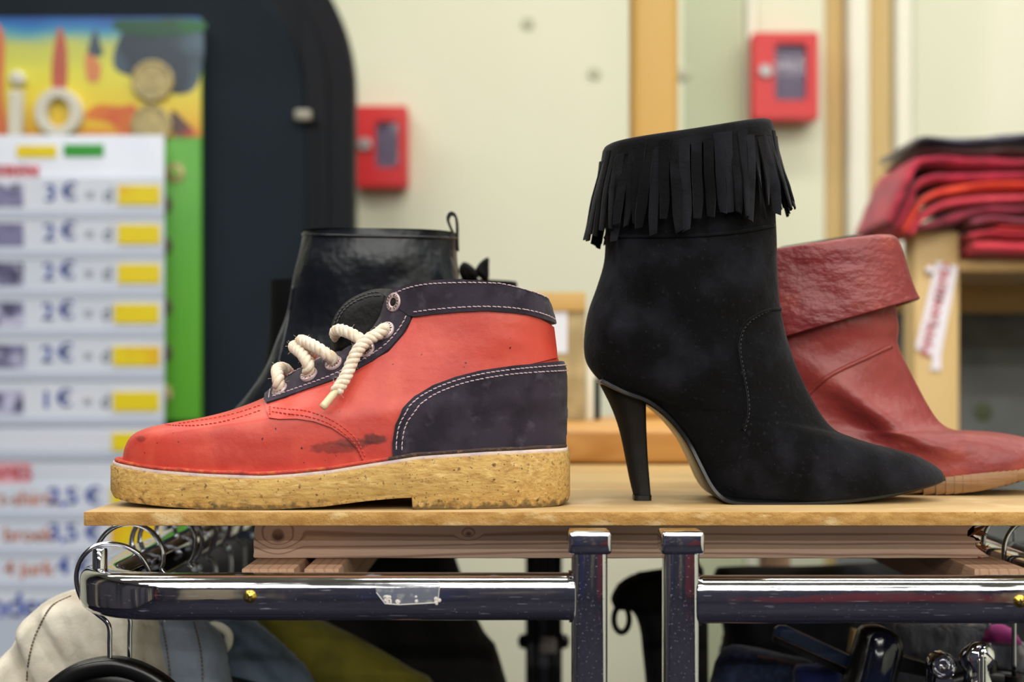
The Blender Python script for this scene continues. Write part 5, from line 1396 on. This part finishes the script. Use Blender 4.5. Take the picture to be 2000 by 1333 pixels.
tz = hang('trousers', [(-60, 1480), (-30, 1330), (20, 1265), (60, 1205), (95, 1172), (148, 1154), (215, 1160), (290, 1190), (310, 1260), (312, 1480)], .925, .03, m_beige, 'beige cotton trousers with stitched seam hanging at the left rack', 'trousers', (148, 1154), fold=.024, fs=34, seed=3, dirv=(1, .45), bulge=.03, rnd=30)
def seamline(line, d, m, par, name='seam_stitching', r=.0006):
    pts = resample([P(x, y, d) for x, y in catmull(line, 6)], .0042); mb = MB()
    dg = bpy.context.evaluated_depsgraph_get()
    me = par.data; off_ = par.location
    bv = BVHTree.FromPolygons([v.co+off_ for v in me.vertices], [tuple(p.vertices) for p in me.polygons])
    o_ = Vector((0, 0, CZ))
    for a, b in zip(pts, pts[1:]):
        s_ = []
        for q in (a, a.lerp(b, .7)):
            h = bv.ray_cast(o_, (q-o_).normalized())
            if h[0] is not None: s_.append(h[0]-(q-o_).normalized()*.0005)
        if len(s_) == 2 and (s_[1]-s_[0]).length < .01: tube(mb, s_, r, 5)
    if mb.v:
        o = mb.build(name, m, par); o['kind'] = 'stuff'
seamline([(52, 1330), (56, 1290), (66, 1250), (84, 1210), (104, 1182), (140, 1164)], .925, m_sth, tz)
tz = hang('trousers', [(296, 1205), (330, 1180), (372, 1190), (405, 1225), (432, 1255), (440, 1300), (452, 1480), (298, 1480)], .955, .03, m_gb, 'grey-blue cotton trousers with two stitched seams beside the nearest hanger', 'trousers', (330, 1180), fold=.016, fs=30, seed=6, dirv=(1, .3), bulge=.02, rnd=30)
seamline([(316, 1215), (322, 1245), (329, 1290), (334, 1340)], .955, m_sth, tz); seamline([(378, 1215), (388, 1250), (394, 1290), (396, 1340)], .955, m_sth, tz)
hang('trousers', [(420, 1210), (470, 1205), (520, 1238), (560, 1275), (610, 1335), (640, 1480), (430, 1480)], 1.02, .03, m_slate, 'slate blue trousers behind the grey-blue pair', 'trousers', (470, 1205), fold=.010, fs=24, seed=8, dirv=(1, .8), bulge=.02, rnd=30)
mb = MB(); tube(mb, [P(x, y, .985) for x, y in catmull([(385, 1236), (408, 1224), (430, 1226), (446, 1240), (444, 1262), (430, 1275)], 5)], .0032, 10)
tag(mb.build('white_belt_loop', m_white, None, True, None, P(415, 1225, .985)), 'glossy white belt curling behind the grey-blue trousers', 'belt')
hang('shirt', [(470, 1140), (560, 1180), (640, 1222), (720, 1262), (800, 1310), (850, 1345), (880, 1480), (470, 1480), (490, 1340), (515, 1250)], 1.10, .03, m_ol, 'olive green shirt hanging under the shelf', 'shirt', (560, 1180), fold=.010, fs=22, seed=10, dirv=(1, .5), bulge=.02, rnd=40)
hang('jacket', [(560, 1062), (700, 1060), (860, 1066), (892, 1105), (912, 1170), (945, 1240), (975, 1290), (990, 1480), (700, 1480), (600, 1260), (560, 1150)], 1.20, .05, m_bk, 'black jacket with rounded shoulder hanging behind the olive shirt', 'jacket', (860, 1050), fold=.008, fs=18, seed=12, bulge=.03, rnd=50)
hang('jumper', [(300, 1090), (420, 1062), (540, 1062), (580, 1110), (590, 1480), (260, 1480), (270, 1200)], 1.30, .04, m_bk, 'black jumper hanging behind the hangers of the left rack', 'jumper', (420, 1040), fold=.008, fs=18, seed=14, bulge=.03, rnd=50)
# coat-stand pole with clamps
m_polel = M('pole_grey', (70, 70, 76), .3, .6); m_knob = M('clamp_pale', (170, 160, 150), .35)
KD2 = 1.36
t = thing('stand_pole', (X(1062, KD2), KD2, 0), 'dark upright stand pole with a clamp, between black jacket and chrome post', 'pole')
mb = MB(); a = X(1027, KD2); b = X(1098, KD2); zt2 = BOARD-.045
for x0, x1 in ((a, a+.0095), (b-.0095, b)): box(mb, x0, x1, KD2, KD2+.03, 0, zt2, .002)
mb.build('side_rail', m_plast, t, True, 40)
mb = MB(); box(mb, a+.0098, b-.0098, KD2+.008, KD2+.024, 0, zt2, .002); mb.build('inner_rail', m_polel, t, True, 40)
mb = MB()
for x in (a, b): lathe(mb, [(.0, -.008), (.006, -.006), (.008, 0), (.006, .006), (0, .008)], Vector((x, KD2+.012, P(0, 1258, KD2).z)), (1, 0, 0), 16)
mb.build('clamp_knob', m_plast, t)
mb = MB(); c = P(1070, 1262, KD2); box(mb, c.x-.008, c.x+.008, KD2-.004, KD2+.008, c.z-.008, c.z+.008, .003); mb.build('clamp_plate', m_knob, t, True, 40)
# black handbag with a ring between the posts
hb = thing('handbag', (X(1290, 1.15), 1.15, P(0, 1480, 1.15).z), 'black handbag with a round ring hanging between the two chrome posts', 'bag')
mb = MB(); cloth(mb, [(1374, 1112), (1300, 1116), (1250, 1124), (1215, 1142), (1196, 1172), (1204, 1192), (1235, 1196), (1252, 1232), (1258, 1280), (1264, 1340), (1275, 1480), (1374, 1480)], 1.15, .05, .004, 20, 9, 16, (1, .2), .02, 30); mb.build('body', m_bk, hb)
mb = MB(); pts = [P(1214+15*math.cos(2*PI*i/32), 1210+26*math.sin(2*PI*i/32), 1.145) for i in range(32)]
sweep(mb, pts, circ(.0024, 10), False, 0, True); mb.build('ring', m_plast, hb)
mb = MB(); tube(mb, [P(x, y, 1.140) for x, y in catmull([(1245, 1129), (1262, 1123), (1290, 1119), (1330, 1117)], 5)], .0025, 8); mb.build('strap', m_plast, hb)

# ------------------------------------------------------------ under the shelf, right
hang('jacket', [(1420, 1250), (1400, 1130), (1440, 1112), (1560, 1112), (1700, 1106), (1790, 1098), (2200, 1080), (2200, 1500), (1440, 1500)], 1.18, .06, m_nv, 'dark navy jacket filling the right rack behind the hangers', 'jacket', (1560, 1112), fold=.012, fs=16, seed=18, bulge=.03, rnd=50)
m_den = fabric('dark_denim', (30, 40, 66), (46, 58, 92), sc=200)
jn = hang('jeans', [(1392, 1330), (1420, 1270), (1470, 1268), (1530, 1282), (1590, 1296), (1600, 1320), (1570, 1345), (1560, 1480), (1385, 1480)], 1.02, .03, m_den, 'dark blue denim jeans with orange stitched waistband', 'jeans', (1470, 1268), fold=.006, fs=26, seed=20, bulge=.016, rnd=26)
seamline([(1480, 1283), (1520, 1290), (1560, 1300), (1585, 1308)], 1.02, M('orange_thread', (176, 110, 60), .8), jn)
hang('jeans', [(1555, 1340), (1562, 1308), (1600, 1303), (1640, 1308), (1650, 1480), (1560, 1480)], .98, .03, fabric('bright_blue', (36, 54, 130), (28, 40, 100)), 'brighter blue jeans below the black hanger bar', 'jeans', (1600, 1303), fold=.004, seed=21, rnd=18)
hang('fur_collar', [(1752, 1222), (1790, 1214), (1850, 1214), (1920, 1220), (1990, 1252), (2060, 1290), (2060, 1340), (1960, 1310), (1880, 1290), (1830, 1300), (1790, 1290), (1762, 1262)], 1.00, .025, M('grey_fur', (96, 98, 108), .95, var=(((50, 52, 62), 60, .42, .6, 5, (1, 1, .4)), ((140, 134, 128), 90, .55, .75, 5, (1, 1, .4))), bumps=((260, 1, 5, (1, 1, .4)),), sheen=.5), 'grey furry collar hanging behind the chrome clips', 'collar', (1850, 1214), fold=.006, seed=23, rnd=22)
hang('cap', [(1925, 1244), (1936, 1228), (1955, 1222), (1975, 1228), (1990, 1246), (1992, 1262), (1925, 1256)], .985, .02, fabric('magenta_cloth', (168, 38, 128), (130, 26, 98)), 'small magenta cloth bulge at the right edge under the rail', 'cloth', (1955, 1222), fold=.003, seed=25, rnd=18)
mb = MB(); flatslab(mb, [(1667, 1231), (1689, 1235), (1676, 1282), (1660, 1278)], .99, .012, .002)
tag(mb.build('wooden_peg', m_pine2, None, True, 40, P(1675, 1255, .99)), 'small pale wooden hanger end left of the black clip', 'hanger')
m_bluep = M('blue_black_plastic', (26, 40, 66), .35, bumps=((300, .05),))
ch = thing('clip_hanger', (X(1640, .93), .93, P(0, 1330, .93).z), 'black plastic trouser hanger with slanting bar and big black clip', 'hanger')
mb = MB(); flatslab(mb, [(1524, 1226), (1540, 1226), (1676, 1289), (1668, 1312), (1514, 1243), (1516, 1232)], .93, .012, .003, 0, 0); mb.build('bar', m_bluep, ch, True, 40)
mb = MB(); flatslab(mb, [(1514, 1244), (1668, 1313), (1660, 1326), (1512, 1256)], .936, .014, .003); mb.build('lower_bar', m_plast, ch, True, 40)
mb = MB(); flatslab(mb, [(1690, 1236), (1712, 1228), (1735, 1232), (1756, 1244), (1768, 1262), (1766, 1290), (1752, 1345), (1735, 1420), (1640, 1420), (1662, 1330), (1678, 1270)], .900, .022, .004, 0, 3); c1 = mb.build('clip', m_plast, ch, True, 50)
mb = MB(); flatslab(mb, [(1706, 1244), (1722, 1236), (1744, 1246), (1758, 1262), (1755, 1290), (1742, 1345), (1730, 1400), (1672, 1400), (1690, 1310), (1700, 1262)], .8965, .006, .003, 0, 3); mb.build('clip_face', M('clip_gloss', (16, 22, 40), .12), c1, True, 50)
mb = MB(); flatslab(mb, [(1756, 1278), (1830, 1300), (1824, 1328), (1748, 1312)], .934, .012, .003); mb.build('bar', m_plast, ch, True, 40)
# chrome clips
def clip(name, px, py, d, lab):
    t = thing('chrome_clip', P(px, py+60, d), lab, 'clip', 'chrome trouser clips on the right rack'); return t
t = clip('', 1842, 1306, .90, 'round chrome clip with dark hollow, left one of the chrome pair')
k = .90/F; c = P(1843, 1303, .90)
mb = MB(); lathe(mb, [(26*k, .010), (27*k, .003), (26*k, 0), (23*k, -.0015), (21*k, -.001), (19*k, .003), (12*k, .006), (0, .007)], c, (0, 1, 0), 32); mb.build('head', m_clean, t, True, 60)
mb = MB(); flatslab(mb, [(1826, 1322), (1862, 1322), (1866, 1345), (1874, 1400), (1815, 1400), (1822, 1345)], .902, .006, .0015, 0, 0); mb.build('shank', m_clean, t, True, 40)
mb = MB(); flatslab(mb, [(1812, 1296), (1822, 1282), (1830, 1290), (1822, 1330), (1824, 1400), (1806, 1400), (1812, 1340)], .912, .006, .0015); mb.build('back_jaw', m_steel, t, True, 40)
t = clip('', 1918, 1300, .89, 'peanut-shaped chrome clip with stamped ribs, right one of the chrome pair')
pl = [(1918, 1256), (1934, 1260), (1945, 1276), (1944, 1292), (1936, 1308), (1935, 1320), (1942, 1340), (1946, 1360), (1940, 1400), (1896, 1400), (1890, 1360), (1894, 1340), (1902, 1320), (1901, 1308), (1892, 1292), (1891, 1276), (1902, 1260)]
mb = MB(); flatslab(mb, pl, .89, .005, .0018, 0, 3); f = mb.build('front_jaw', m_clean, t, True, 60)
mb = MB()
for dx, y0 in ((-6, 1284), (0, 1276), (6, 1284)): tube(mb, [P(1918+dx, y, .8897) for y in range(y0, 1400, 8)], .0007 if dx else .0013, 8)
mb.build('stamped_rib', m_clean, f)
mb = MB(); flatslab(mb, [(1896, 1262), (1904, 1256), (1900, 1300), (1902, 1340), (1890, 1400), (1874, 1400), (1884, 1345), (1886, 1310), (1876, 1296), (1878, 1276)], .901, .005, .0015, 0, 3); mb.build('back_jaw', m_steel, t, True, 50)
# hangers on the right rack's side rail
for i, d in enumerate((.90, .94, .99)):
    hook(d, .325+.0068, zc2+.0105, .0205, .0016, .07, -40, lean=.012, bodyw=.12, ball=i == 1, grp='clothes hangers on the right rack',
         lab=['nearest wire hanger hook at the right end of the shelf', 'second wire hanger hook at the right end, with pale tip', 'third wire hanger hook at the right end of the shelf'][i])
